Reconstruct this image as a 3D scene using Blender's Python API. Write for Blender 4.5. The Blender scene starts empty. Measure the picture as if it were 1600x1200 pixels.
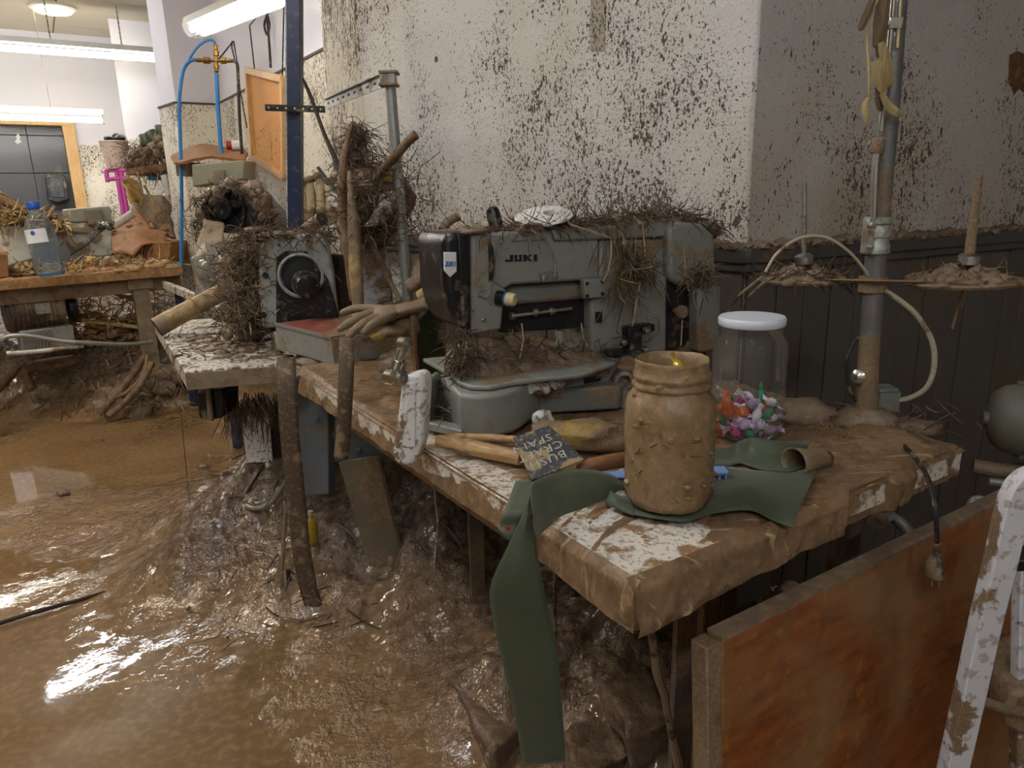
import bpy, bmesh, math, random
import numpy as np
from mathutils import Vector, Matrix
random.seed(7); rng = np.random.default_rng(7)
S = bpy.context.scene; COL = S.collection

# ---------------------------------------------------------------- camera
F = 1110.0; PIT = math.radians(14.64); PHI = 0.025
EYE = np.array([0, 0, 1.2])
FW = np.array([0, math.cos(PIT), -math.sin(PIT)])
R0 = np.array([1., 0, 0]); U0 = np.array([0, math.sin(PIT), math.cos(PIT)])
RT = math.cos(PHI) * R0 - math.sin(PHI) * U0
UP = math.cos(PHI) * U0 + math.sin(PHI) * R0
cam = bpy.data.cameras.new('camera'); camo = bpy.data.objects.new('camera', cam); COL.objects.link(camo)
m = Matrix.Identity(4)
for i in range(3):
    m[i][0] = RT[i]; m[i][1] = UP[i]; m[i][2] = -FW[i]; m[i][3] = EYE[i]
camo.matrix_world = m
cam.sensor_fit = 'HORIZONTAL'; cam.sensor_width = 36.0; cam.lens = F / 1600 * 36.0
cam.clip_start = 0.02; cam.clip_end = 60
S.camera = camo

# ---------------------------------------------------------------- world, exposure
w = bpy.data.worlds.new('world'); S.world = w; w.use_nodes = True
w.node_tree.nodes['Background'].inputs[0].default_value = (0.8, 0.85, 0.95, 1)
w.node_tree.nodes['Background'].inputs[1].default_value = 0.05
S.view_settings.view_transform = 'Standard'; S.view_settings.look = 'None'
S.view_settings.gamma = 1; S.view_settings.use_curve_mapping = False
S.view_settings.exposure = 1.02
TUBE = 24.0       # fluorescent tube strength

# ---------------------------------------------------------------- points from the photograph's frame, each with its own distance
def ray(x, y): return FW + RT * ((x - 800) / F) + UP * ((600 - y) / F)
def G(x, y, z=0.0):
    d = ray(x, y); return EYE + d * ((z - 1.2) / d[2])
def P(x, y, Y):
    d = ray(x, y); return EYE + d * (Y / d[1])
def W(x, y, p, d):                      # on the vertical plane through p along d
    r = ray(x, y); n = np.array([d[1], -d[0], 0]); q = np.array([p[0], p[1], 0])
    return EYE + r * ((n @ (q - EYE)) / (n @ r))
def depth(p): return (np.asarray(p) - EYE) @ FW
def pxm(n, p): return n * depth(p) / F   # n pixels at point p, in metres
A3 = lambda *a: np.array(a, float)
def unit(v): v = np.asarray(v, float); return v / (np.linalg.norm(v) + 1e-12)

# ---------------------------------------------------------------- noise
def _h(ix, iy, iz, s):
    h = (ix.astype(np.int64) * 374761393 + iy.astype(np.int64) * 668265263 + iz.astype(np.int64) * 2147483647 + s * 974711) & 0xffffffff
    h = ((h ^ (h >> 13)) * 1274126177) & 0xffffffff
    return ((h ^ (h >> 16)) & 0xffff) / 65535.0
def vnoise(p, s=0):
    p = np.asarray(p, float); i = np.floor(p); f = p - i; f = f * f * (3 - 2 * f); i = i.astype(np.int64)
    o = 0
    for a in (0, 1):
        for b in (0, 1):
            for c in (0, 1):
                wgt = (f[:, 0] if a else 1 - f[:, 0]) * (f[:, 1] if b else 1 - f[:, 1]) * (f[:, 2] if c else 1 - f[:, 2])
                o = o + wgt * _h(i[:, 0] + a, i[:, 1] + b, i[:, 2] + c, s)
    return o * 2 - 1
def fbm(p, s=0, o=4):
    p = np.asarray(p, float); r = 0; a = 1.0; t = 0
    for k in range(o):
        r = r + a * vnoise(p * 2 ** k + 17.3 * k, s + k); t += a; a *= .5
    return r / t

# ---------------------------------------------------------------- mesh builder
class MB:
    def __init__(s): s.v = []; s.f = []; s.t = []
    def add(s, vs, fs, tone=None):
        b = len(s.v); s.v += [tuple(map(float, p)) for p in vs]; s.f += [tuple(b + i for i in q) for q in fs]
        s.t += [random.random() if tone is None else tone] * len(vs); return s
    def box(s, c, ax, ay, az, tone=None):
        c, ax, ay, az = map(np.asarray, (c, ax, ay, az))
        vs = [c + i * ax + j * ay + k * az for k in (-1, 1) for j in (-1, 1) for i in (-1, 1)]
        return s.add(vs, [(0, 2, 3, 1), (4, 5, 7, 6), (0, 1, 5, 4), (2, 6, 7, 3), (0, 4, 6, 2), (1, 3, 7, 5)], tone)
    def abox(s, x0, x1, y0, y1, z0, z1, tone=None):
        return s.box(((x0 + x1) / 2, (y0 + y1) / 2, (z0 + z1) / 2), ((x1 - x0) / 2, 0, 0), (0, (y1 - y0) / 2, 0), (0, 0, (z1 - z0) / 2), tone)
    def tube(s, pts, r, n=8, caps=True, tone=None, flat=None):
        pts = [np.asarray(p, float) for p in pts]; k = len(pts)
        rr = list(r) if hasattr(r, '__len__') else [r] * k
        t0 = unit(pts[1] - pts[0]); a = A3(0, 0, 1) if abs(t0[2]) < .9 else A3(1, 0, 0)
        u = unit(np.cross(t0, a)); vs = []; fs = []
        for i in range(k):
            t = unit(pts[min(i + 1, k - 1)] - pts[max(i - 1, 0)]); u = unit(u - t * (u @ t)); w2 = np.cross(t, u)
            for j in range(n):
                an = 2 * math.pi * j / n
                vs.append(pts[i] + (u * math.cos(an) + w2 * math.sin(an) * (flat or 1)) * rr[i])
        for i in range(k - 1):
            for j in range(n):
                fs.append((i * n + j, i * n + (j + 1) % n, (i + 1) * n + (j + 1) % n, (i + 1) * n + j))
        if caps: fs += [tuple(range(n))[::-1], tuple((k - 1) * n + j for j in range(n))]
        return s.add(vs, fs, tone)
    def lathe(s, prof, o, ax=(0, 0, 1), n=32, tone=None, caps=True, xd=None):
        o = np.asarray(o, float); ax = unit(ax); a = A3(1, 0, 0) if abs(ax[0]) < .9 else A3(0, 1, 0)
        if xd is not None: a = np.asarray(xd, float)
        u = unit(a - ax * (a @ ax)); v = np.cross(ax, u); vs = []; fs = []
        for r, h in prof:
            for j in range(n):
                an = 2 * math.pi * j / n; vs.append(o + ax * h + (u * math.cos(an) + v * math.sin(an)) * r)
        k = len(prof)
        for i in range(k - 1):
            for j in range(n):
                fs.append((i * n + j, i * n + (j + 1) % n, (i + 1) * n + (j + 1) % n, (i + 1) * n + j))
        if caps:
            if prof[0][0] > 1e-5: fs.append(tuple(range(n))[::-1])
            if prof[-1][0] > 1e-5: fs.append(tuple((k - 1) * n + j for j in range(n)))
        return s.add(vs, fs, tone)
    def prism(s, poly, d, tone=None):            # poly: 3-D points of one face, d: extrusion vector
        poly = [np.asarray(p, float) for p in poly]; n = len(poly); d = np.asarray(d, float)
        nrm = sum(np.cross(poly[i], poly[(i + 1) % n]) for i in range(n))
        if nrm @ d > 0: poly = poly[::-1]
        vs = poly + [p + d for p in poly]
        return s.add(vs, [tuple(range(n)), tuple(range(2 * n - 1, n - 1, -1))] + [((i + 1) % n, i, n + i, n + (i + 1) % n) for i in range(n)], tone)
    def sheet(s, rows, th=.0015, tone=None):      # rows: list of rows of points; a sheet with thickness
        R = np.array(rows, float); a, b = R.shape[:2]
        gu = np.gradient(R, axis=0); gv = np.gradient(R, axis=1); nn = np.cross(gu, gv)
        nn /= (np.linalg.norm(nn, axis=2, keepdims=True) + 1e-12)
        top = (R + nn * th / 2).reshape(-1, 3); bot = (R - nn * th / 2).reshape(-1, 3); N = a * b; fs = []
        for i in range(a - 1):
            for j in range(b - 1):
                q = (i * b + j, i * b + j + 1, (i + 1) * b + j + 1, (i + 1) * b + j)
                fs += [q[::-1], tuple(N + k for k in q)]
        for i in range(a - 1):
            for j in (0, b - 1):
                q = (i * b + j, (i + 1) * b + j, N + (i + 1) * b + j, N + i * b + j); fs.append(q if j else q[::-1])
        for j in range(b - 1):
            for i in (0, a - 1):
                q = (i * b + j, i * b + j + 1, N + i * b + j + 1, N + i * b + j); fs.append(q[::-1] if i else q)
        return s.add(list(top) + list(bot), fs, tone)
    def blob(s, c, rad, sub=2, amp=.15, fr=1.6, seed=0, tone=None, axes=None):
        bm = bmesh.new(); bmesh.ops.create_icosphere(bm, subdivisions=sub, radius=1)
        V = np.array([v.co[:] for v in bm.verts]); fs = [tuple(v.index for v in f.verts) for f in bm.faces]; bm.free()
        V = V * (1 + amp * fbm(V * fr + seed * 7.7, seed, 3))[:, None]
        rad = np.array(rad if hasattr(rad, '__len__') else [rad] * 3); V = V * rad
        if axes is not None: V = V @ np.array(axes)
        return s.add(V + np.asarray(c), fs, tone)
    def jitter(s, amp, fr, seed=0):
        V = np.array(s.v); d = np.stack([fbm(V * fr + k * 31.7, seed + k, 3) for k in range(3)], 1)
        s.v = [tuple(p) for p in V + d * amp]; return s
    def straw(s, p, d, L, r, curl=.4, seg=4, sag=.0, n=3):
        p = np.asarray(p, float); d = unit(d); pts = [p]; t = random.random()
        c = A3(random.gauss(0, 1), random.gauss(0, 1), random.gauss(0, 1)) * curl / seg
        for i in range(seg):
            d = unit(d + c + A3(0, 0, -sag / seg)); p = p + d * L / seg; pts.append(p)
        return s.tube(pts, [r] * seg + [r * .4], n, False, t)

PARM = {}
def smooth(me, ang=40):
    me.polygons.foreach_set('use_smooth', [True] * len(me.polygons))
    try: me.set_sharp_from_angle(angle=math.radians(ang))
    except Exception: pass
def obj(name, mb, mat, parent=None, bevel=0, sm=True, sub=0, ang=40, remesh=0, label=None, seg=2):
    o3 = PARM.get(parent.name, A3(0, 0, 0)) if parent else A3(0, 0, 0)
    me = bpy.data.meshes.new(name)
    me.from_pydata([tuple(np.asarray(p) - o3) for p in mb.v], [], mb.f); me.update()
    at = me.attributes.new('tone', 'FLOAT', 'POINT'); at.data.foreach_set('value', mb.t)
    me.materials.append(mat)
    if sm: smooth(me, ang)
    o = bpy.data.objects.new(name, me); COL.objects.link(o)
    if parent: o.parent = parent; PARM[o.name] = o3
    if remesh:
        r = o.modifiers.new('remesh', 'REMESH'); r.mode = 'VOXEL'; r.voxel_size = remesh; r.use_smooth_shade = True
        q = o.modifiers.new('smooth', 'SMOOTH'); q.iterations = 3; q.factor = .5
    if bevel:
        b = o.modifiers.new('bevel', 'BEVEL'); b.width = bevel; b.segments = seg; b.limit_method = 'ANGLE'; b.angle_limit = math.radians(35)
        b.harden_normals = False
    if sub:
        q = o.modifiers.new('sub', 'SUBSURF'); q.levels = sub; q.render_levels = sub
    if label: o['label'] = label
    return o
def thing(name, label, cat, loc=(0, 0, 0), group=None):
    o = bpy.data.objects.new(name, None); COL.objects.link(o); o.location = tuple(map(float, loc)); o.empty_display_size = .02
    PARM[o.name] = np.asarray(loc, float); o['label'] = label; o['category'] = cat
    if group: o['group'] = group
    return o
def tag(o, label, cat, group=None, kind=None):
    o['label'] = label; o['category'] = cat
    if group: o['group'] = group
    if kind: o['kind'] = kind
    return o
def struct(name, mb, mat, parent=None, **k):
    o = obj(name, mb, mat, parent, **k)
    if not parent: o['kind'] = 'structure'
    return o

# ---------------------------------------------------------------- materials
def lin(h):
    c = [int(h[i:i + 2], 16) / 255 for i in (0, 2, 4)]
    return tuple(((x + .055) / 1.055) ** 2.4 if x > .04045 else x / 12.92 for x in c) + (1,)
class NT:
    def __init__(s, name):
        s.m = bpy.data.materials.new(name); s.m.use_nodes = True; s.t = s.m.node_tree; s.b = s.t.nodes['Principled BSDF']
        s.co = s.t.nodes.new('ShaderNodeTexCoord').outputs['Object']
    def n(s, ty, **k):
        q = s.t.nodes.new(ty)
        for a, v in k.items():
            if a in q.inputs.keys(): s.set(q.inputs[a], v)
            else: setattr(q, a, v)
        return q
    def set(s, i, v):
        if hasattr(v, 'is_output') or isinstance(v, bpy.types.NodeSocket): s.t.links.new(v, i)
        else: i.default_value = v
    def math(s, op, a, b=0.0, clamp=False):
        q = s.t.nodes.new('ShaderNodeMath'); q.operation = op; q.use_clamp = clamp; s.set(q.inputs[0], a); s.set(q.inputs[1], b); return q.outputs[0]
    def map(s, sc, rot=(0, 0, 0), loc=(0, 0, 0)):
        q = s.t.nodes.new('ShaderNodeMapping'); s.t.links.new(s.co, q.inputs['Vector']); q.inputs['Scale'].default_value = sc
        q.inputs['Rotation'].default_value = rot; q.inputs['Location'].default_value = loc; return q.outputs[0]
    def noise(s, sc, det=4, ro=.55, vec=None, dist=0):
        q = s.n('ShaderNodeTexNoise', Scale=sc, Detail=det, Roughness=ro, Distortion=dist); s.t.links.new(vec or s.co, q.inputs['Vector']); return q.outputs['Fac']
    def ramp(s, f, a, b):                     # smooth step a..b
        q = s.n('ShaderNodeMapRange', interpolation_type='SMOOTHSTEP'); s.set(q.inputs['Value'], f)
        q.inputs['From Min'].default_value = a; q.inputs['From Max'].default_value = b; return q.outputs[0]
    def mix(s, f, a, b):
        q = s.t.nodes.new('ShaderNodeMix'); q.data_type = 'RGBA'; s.set(q.inputs['Factor'], f); s.set(q.inputs[6], a); s.set(q.inputs[7], b); return q.outputs[2]
    def mixf(s, f, a, b):
        q = s.t.nodes.new('ShaderNodeMix'); q.data_type = 'FLOAT'; s.set(q.inputs['Factor'], f); s.set(q.inputs[2], a); s.set(q.inputs[3], b); return q.outputs[0]
    def bump(s, h, st=.3, d=.01, prev=None):
        q = s.n('ShaderNodeBump', Strength=st, Distance=d); s.set(q.inputs['Height'], h)
        if prev is not None: s.t.links.new(prev, q.inputs['Normal'])
        return q.outputs[0]
    def out(s, col=None, rough=None, metal=None, nrm=None, **k):
        if col is not None: s.set(s.b.inputs['Base Color'], col)
        if rough is not None: s.set(s.b.inputs['Roughness'], rough)
        if metal is not None: s.set(s.b.inputs['Metallic'], metal)
        if nrm is not None: s.t.links.new(nrm, s.b.inputs['Normal'])
        for a, v in k.items(): s.set(s.b.inputs[a], v)
        return s.m
MUD = lin('857053'); MUDD = lin('594836'); MUDL = lin('a69172'); DARK = lin('2a2118')
def muddy(name, base, mud=.45, sc=7, rough=.5, metal=0, mudcol=MUD, speck=.5, bump=.25, spec=.5, edge=.04):
    t = NT(name); base = lin(base) if isinstance(base, str) else base
    n1 = t.noise(sc, 6, .62); thr = .5 + (.5 - mud) * .42
    f = t.ramp(n1, thr - edge, thr + edge)
    n2 = t.noise(sc * 5, 3, .6); f2 = t.math('MULTIPLY', t.ramp(n2, .60 - .1 * speck, .66 - .1 * speck), min(1, speck * 1.4))
    fin = t.noise(sc * 22, 3, .6)
    fm = t.math('MAXIMUM', f, t.math('MULTIPLY', f2, .85))
    mc = t.mix(t.noise(sc * 2.3, 3), MUDD if mudcol is MUD else mudcol, mudcol)
    c = t.mix(fm, t.mix(t.math('MULTIPLY', t.noise(sc * .6, 2), .35), base, (base[0] * .6, base[1] * .58, base[2] * .52, 1)), t.mix(t.math('MULTIPLY', t.ramp(fin, .35, .7), .45), mc, MUDL if mudcol is MUD else mc))
    h = t.math('ADD', t.math('MULTIPLY', fm, .6), t.math('MULTIPLY', fin, .5))
    return t.out(c, t.mixf(fm, rough, .62), t.mixf(fm, metal, 0.0), t.bump(h, bump, .006))
def mudmat(name, c1, c2, c3, rough=.35, sc=9, bump=.5, dist=.015, wet=.5):
    t = NT(name); n = t.noise(sc, 6, .6); n2 = t.noise(sc * 4.5, 4, .6); n3 = t.noise(sc * 14, 3, .65)
    c = t.mix(t.ramp(n, .3, .7), lin(c1), lin(c2)); c = t.mix(t.math('MULTIPLY', t.ramp(n2, .45, .7), .6), c, lin(c3))
    h = t.math('ADD', t.math('ADD', n, t.math('MULTIPLY', n2, .5)), t.math('MULTIPLY', n3, .25))
    return t.out(c, t.mixf(t.ramp(t.noise(sc * 1.7, 3), .4, .6), rough, min(1, rough + wet)), 0, t.bump(h, bump, dist))
def plain(name, c, rough=.5, metal=0, **k):
    t = NT(name); c = lin(c)
    cc = t.mix(t.math('MULTIPLY', t.noise(40, 3), .4), c, (c[0] * .75, c[1] * .75, c[2] * .75, 1))
    return t.out(cc, rough, metal, None, **k)
def strawmat(name, cols, rough=.7):
    t = NT(name); a = t.n('ShaderNodeAttribute', attribute_name='tone').outputs['Fac']
    q = t.t.nodes.new('ShaderNodeValToRGB'); t.t.links.new(a, q.inputs[0]); e = q.color_ramp.elements
    while len(e) < len(cols): e.new(.5)
    for i, c in enumerate(cols): e[i].position = i / (len(cols) - 1); e[i].color = lin(c)
    return t.out(t.mix(t.math('MULTIPLY', t.noise(60, 2), .5), q.outputs[0], lin('5a452c')), rough)
def woodmat(name, c1, c2, ax=(1, 1, 12), mud=.0, rough=.5):
    t = NT(name); g = t.noise(9, 5, .6, t.map(ax), 1.2); c = t.mix(t.ramp(g, .3, .7), lin(c1), lin(c2))
    f = t.ramp(t.noise(6, 6, .6), .72 - .4 * mud, .78 - .4 * mud)
    c = t.mix(f, c, t.mix(t.noise(30, 3), MUDD, MUD))
    return t.out(c, t.mixf(f, rough, .6), 0, t.bump(t.math('ADD', g, f), .2, .004))
M = {}
M['mud'] = mudmat('wet_mud', '7a6450', '574636', '917b62', .16, 9, .6, .02, .4)
M['muddry'] = mudmat('brown_mud', '83705a', '665443', '998670', .45, 11, .5, .01, .3)
M['mudlit'] = mudmat('lit_tone_mud', 'a07a4c', '805c36', 'bb9767', .5, 11, .5, .015, .3)  # mud of the far bench with warm lamp light put into its colour
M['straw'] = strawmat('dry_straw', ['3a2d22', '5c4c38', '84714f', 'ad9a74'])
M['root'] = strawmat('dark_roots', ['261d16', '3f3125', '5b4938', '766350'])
M['strawlit'] = strawmat('pale_lit_straw', ['6b5233', '92744a', 'b89a66', 'd8c397'])  # pale straw; on the far bench the light is put into its colour
M['grey'] = muddy('machine_grey_enamel', '85877f', .28, 8, .36, .0, speck=.22, bump=.18)
M['grey2'] = muddy('machine_grey_dark', '70726a', .34, 9, .45, speck=.3, bump=.2)
M['black'] = muddy('black_plastic', '15161a', .22, 8, .3, speck=.3)
M['steel'] = muddy('dull_steel', 'b4b4ae', .25, 25, .28, 1.0, speck=.3)
M['chrome'] = plain('bright_steel', 'd2d2cc', .18, 1.0)
M['galv'] = muddy('galvanised_steel', '9a9d98', .28, 14, .38, .6, speck=.3)
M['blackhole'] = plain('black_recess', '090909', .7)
M['whitepl'] = muddy('white_plastic_mud_spots', 'e3e4e0', .24, 16, .3, speck=.62, bump=.2, edge=.02)
M['laminate'] = muddy('white_laminate', 'dcdad2', .4, 11, .35, speck=.7, edge=.03)
M['rope'] = muddy('muddy_cord', '3a3228', .6, 30, .7)
M['brownstrap'] = muddy('brown_webbing', '544431', .3, 20, .75)
M['wood'] = woodmat('bare_wood', 'c4a173', '9c764a', (2, 2, 14), .25)
M['bamboo'] = woodmat('bamboo', 'a58c5c', '7b6238', (3, 3, 3), .7)
M['branch'] = woodmat('branch_bark', '7b5f40', '4e3924', (4, 4, 4), .4, .7)
M['darkbranch'] = woodmat('dark_twig', '3a2c20', '241a12', (4, 4, 4), .1, .7)
M['brass'] = plain('brass', '9c7c3e', .45, 1.0)
M['copper'] = plain('plug', 'a28a62', .4, .8)
# ================================================================ lamps the room has, and added fill lamps
def emit(name, c, st):
    t = NT(name); t.out((0.9, 0.9, 0.9, 1), .5); t.set(t.b.inputs['Emission Color'], lin(c)); t.b.inputs['Emission Strength'].default_value = st; return t.m
M['tubeglow'] = emit('lit_fluorescent_tube', 'f6f7ff', TUBE)
M['tubefill'] = emit('warm_fill_tube', 'fff0d8', TUBE * 1.1)  # glow of the added warm fill lamp
M['tubefar'] = emit('lit_far_tube', 'fffaf0', TUBE * .4)
M['tubedim'] = emit('lit_tube_in_diffuser', 'fff9f0', 5.0)
M['warmlamp'] = emit('warm_ceiling_lamp', 'ffe9a0', 9.0)
M['traywhite'] = plain('lamp_tray_white', 'd9d9d4', .4)
CEIL = 3.05
def tubelamp(a, b, label, drops=(.2, .8), n=1, chain=False, top=CEIL, glow='tubeglow'):
    a = np.asarray(a, float); b = np.asarray(b, float); d = unit(b - a); s = np.cross(d, A3(0, 0, 1)); c = (a + b) / 2; L = np.linalg.norm(b - a)
    t = thing('tube_light', label, 'light', c, 'fluorescent tube lights')
    m_ = MB(); m_.prism([a + s * .05 + A3(0, 0, .05), a + s * .035 + A3(0, 0, .1), a - s * .035 + A3(0, 0, .1), a - s * .05 + A3(0, 0, .05)], d * L); obj('lamp_tray', m_, M['traywhite'], t)
    for k in range(n):
        o = s * (.045 * (k - (n - 1) / 2)); m_ = MB(); m_.tube([a + o + d * .02, b + o - d * .02], .024, 12); obj('tube', m_, M[glow], t)
    for e, q in ((a, 1), (b, -1)):
        m_ = MB(); m_.box(e + d * q * .012 + A3(0, 0, .012), d * .014, s * .045, A3(0, 0, .045)); obj('end_cap', m_, M['traywhite'], t)
    for f_ in drops:
        p = a + d * L * f_ + A3(0, 0, .1); m_ = MB()
        if chain:
            k = 0; z = p[2]
            while z < top:
                m_.box((p[0], p[1], z), (.006, 0, 0) if k % 2 else (.002, 0, 0), (0, .002, 0) if k % 2 else (0, .006, 0), (0, 0, .014)); z += .022; k += 1
        else: m_.tube([p, A3(p[0], p[1], top)], .003, 5)
        obj('suspension_chain' if chain else 'suspension_wire', m_, M['galv'], t)
    return t
RV = A3(.845, .534, 0); LV = A3(-.540, .841, 0)
e1 = G(253, 93, 2.6)
tubelamp(e1 - RV * 2.4, e1, 'bright suspended tube light, nearer of the two over the far room', (.62, .86), 2, True, glow='tubefar')
e2 = G(163, 188, 2.05)
tubelamp(e2 - RV * 2.2, e2, 'bright suspended tube light above the dark doorway', (.55, .8), 2, glow='tubefar')
k4 = 1 + 2.75 / 1.2
tubelamp(A3(-1.215 * k4, 1.549 * k4, 2.75), A3(-.928 * k4, 1.714 * k4, 2.75), 'tube light overhead whose reflection streaks the muddy floor', (.2, .8), 2)
# more tube lamps out of view; the right and far-left ones are added fill
tubelamp(A3(-1.9, .6, 2.7), A3(-.75, 1.3, 2.7), 'tube light overhead to the left of the camera', (.2, .8), 2)
tubelamp(A3(-.9, -1.6, 2.7), A3(.25, -.9, 2.7), 'tube light overhead behind the camera', (.2, .8), 2)
tubelamp(A3(.9, -2.2, 2.7), A3(1.75, -1.65, 2.7), 'added unseen fill tube to the right behind the camera', (.2, .8), 1)  # added out of view to brighten the right wall
tubelamp(A3(-3.9, 2.2, 2.7), A3(-2.5, 3.1, 2.7), 'added unseen warm fill tube far to the left', (.2, .8), 3, glow='tubefill')  # added out of view to brighten the floor and bank on the left
# tilted batten with clear diffuser, top left
a = P(303, 42, 4.2); b = P(470, -28, 3.3); d = unit(b - a); s = unit(np.cross(d, A3(0, 0, 1))); u = np.cross(s, d); L = np.linalg.norm(b - a)
t = thing('batten_light', 'sealed batten light with clear ribbed diffuser hanging tilted', 'light', (a + b) / 2)
M['diffuser'] = NT('clear_diffuser').out(lin('eeeeee'), .12, 0, None, **{'Transmission Weight': .75, 'IOR': 1.2})
prof = [(-.062, .0), (-.055, -.03), (-.03, -.055), (.03, -.055), (.055, -.03), (.062, .0)]
m_ = MB(); m_.prism([a + s * x + u * y for x, y in prof], d * L); obj('diffuser', m_, M['diffuser'], t)
m_ = MB(); m_.prism([a + s * x + u * y for x, y in [(-.062, .002), (-.05, .04), (.05, .04), (.062, .002)]], d * L); obj('housing', m_, M['traywhite'], t)
for o in (-.024, .024):
    m_ = MB(); m_.tube([a + d * .05 + s * o - u * .02, b - d * .05 + s * o - u * .02], .013, 10); obj('tube', m_, M['tubedim'], t)
for k in range(6):
    c = a + d * (L * (.06 + .17 * k)); m_ = MB(); m_.tube([c - s * .066 - u * .012, c - s * .072 + u * .008, c - s * .06 + u * .03], .005, 6); obj('clip', m_, M['galv'], t)
for f_ in (.35, .8):
    p = a + d * L * f_ + u * .04; m_ = MB(); m_.tube([p, A3(p[0], p[1], CEIL)], .003, 5); obj('suspension_wire', m_, M['galv'], t)
# warm bulkhead lamp and alarm box on the ceiling
p = G(82, 10, CEIL); t = thing('ceiling_lamp', 'warm yellow oval ceiling lamp', 'light', p)
m_ = MB(); m_.lathe([(.2, 0), (.2, -.02), (.17, -.03)], p, n=28); obj('rim', m_, M['traywhite'], t)
m_ = MB(); m_.lathe([(.17, -.02), (.15, -.05), (.08, -.065), (0, -.07)], p, n=28); obj('glass_dome', m_, M['warmlamp'], t)
p = G(216, 50, CEIL); t = thing('junction_box', 'small white junction box on the ceiling by the wall', 'box', p)
m_ = MB(); m_.box(p + A3(0, 0, -.05), RV * .09, LV * .05, A3(0, 0, .05)); obj('box_body', m_, M['traywhite'], t, bevel=.008)
m_ = MB(); m_.box(p + A3(0, 0, -.05) - LV * .052, RV * .06, LV * .004, A3(0, 0, .03)); obj('box_cover', m_, M['traywhite'], t, bevel=.003)

# ================================================================ setting
def splat(name, base='d6d2c6', dens=.5, stain=.5, line=None, clean='dcdbe2', sc=1.0, vert=.45, low=1.1):
    t = NT(name); g = t.n('ShaderNodeSeparateXYZ'); t.t.links.new(t.co, g.inputs[0]); z = g.outputs[2]
    vst = t.map((1, 1, vert)); vst2 = t.map((1, 1, .8), (0, .5, .3))
    mask = t.math('ADD', t.math('MULTIPLY', t.noise(2.2, 4, .65), .75), t.math('MULTIPLY', t.noise(7, 3, .6, t.map((1, 1, .6))), .45))   # patches of denser spatter
    k = t.math('ADD', t.math('MULTIPLY', t.math('SUBTRACT', mask, .62), .6), t.math('MULTIPLY', t.ramp(t.math('SUBTRACT', low + .6, z), 0, .5), .035))
    s1 = t.ramp(t.math('ADD', t.noise(85 * sc, 3, .62, vst), k), .70 - .14 * dens, .735 - .14 * dens)
    s2 = t.ramp(t.math('ADD', t.noise(170 * sc, 3, .65, vst2), k), .73 - .14 * dens, .765 - .14 * dens)
    s3 = t.ramp(t.math('ADD', t.noise(150 * sc, 2, .5, t.map((1, 1, .5), (.6, 1.2, .2))), k), .715 - .13 * dens, .745 - .13 * dens)
    s4 = t.ramp(t.math('ADD', t.noise(240 * sc, 2, .5, t.map((.6, .6, 1), (.2, .4, 0))), t.math('MULTIPLY', k, .7)), .70 - .1 * dens, .73 - .1 * dens)
    s2 = t.math('MAXIMUM', s2, t.math('MAXIMUM', s3, s4))
    vo = t.n('ShaderNodeTexVoronoi', Scale=9.0 * sc, Randomness=1.0); t.t.links.new(t.co, vo.inputs['Vector'])
    sp = t.n('ShaderNodeSeparateColor'); t.t.links.new(vo.outputs['Color'], sp.inputs[0])
    dot = t.math('LESS_THAN', t.math('ADD', vo.outputs['Distance'], t.math('MULTIPLY', t.noise(60, 2), .05)), t.math('MULTIPLY', t.math('POWER', sp.outputs[0], 4.0), .13))
    f = t.math('MAXIMUM', t.math('MAXIMUM', s1, s2), dot)
    b = lin(base); st = t.math('MULTIPLY', t.ramp(t.noise(1.3, 4, .6, t.map((1.5, 1.5, .7))), .42, .7), stain)
    lowf = t.math('MULTIPLY', t.ramp(t.math('SUBTRACT', low + .42, z), 0, .5), t.ramp(t.noise(5, 4, .6, t.map((1, 1, .35))), .3, .6))
    c = t.mix(st, b, lin('c3b595')); c = t.mix(t.math('MULTIPLY', lowf, .85 * stain), c, lin('a08a63'))
    c = t.mix(t.math('MULTIPLY', f, .93), c, t.mix(t.noise(50, 2), lin('2c2218'), lin('5b4530')))
    pl = t.noise(150, 3, .55); pl2 = t.noise(36, 3, .5)
    h = t.math('ADD', t.math('ADD', t.math('MULTIPLY', pl, .5), t.math('MULTIPLY', pl2, .6)), t.math('MULTIPLY', f, .25))
    if line:
        up_ = t.ramp(t.math('ADD', z, t.math('MULTIPLY', t.noise(20, 2), .004)), line - .003, line + .003)
        c = t.mix(up_, c, lin(clean)); h = t.math('MULTIPLY', h, t.math('SUBTRACT', 1.0, up_))
    return t.out(c, .75, 0, t.bump(h, .55, .012))
M['wall_front'] = splat('spattered_plaster', 'd9d8d2', .60, .36, vert=.62)
M['wall_end'] = splat('coarse_spattered_plaster', 'dad5c6', .9, .4, None, sc=.75, vert=.3)
M['wall_right'] = splat('spattered_plaster_shaded', 'c2c0ba', .44, .5)  # front plaster on a greyer base: this side's shade is in the colour
M['wall_side'] = splat('spattered_cladding', 'e8e3d4', .8, .35, None, sc=.8, vert=.6, low=.9)
M['paint'] = NT('clean_lilac_paint').out(lin('dcdbe3'), .8)
M['paintgrey'] = NT('room_paint').out(lin('c9c6bf'), .8)
LINE = 1.9
pA = A3(.562, 1.70, 0); pB = A3(-.549, 2.93, 0); pC = A3(-.80, 3.42, 0)
pD0 = A3(-.894, 3.755, 0); pD1 = A3(-2.068, 5.492, 0); pE = A3(-2.309, 5.337, 0); pF = A3(-2.53, 5.587, 0)
dR = A3(math.sin(math.radians(64)), math.cos(math.radians(64)), 0); pRe = pA + dR * 3.2
zz = lambda z: A3(0, 0, z)
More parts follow.
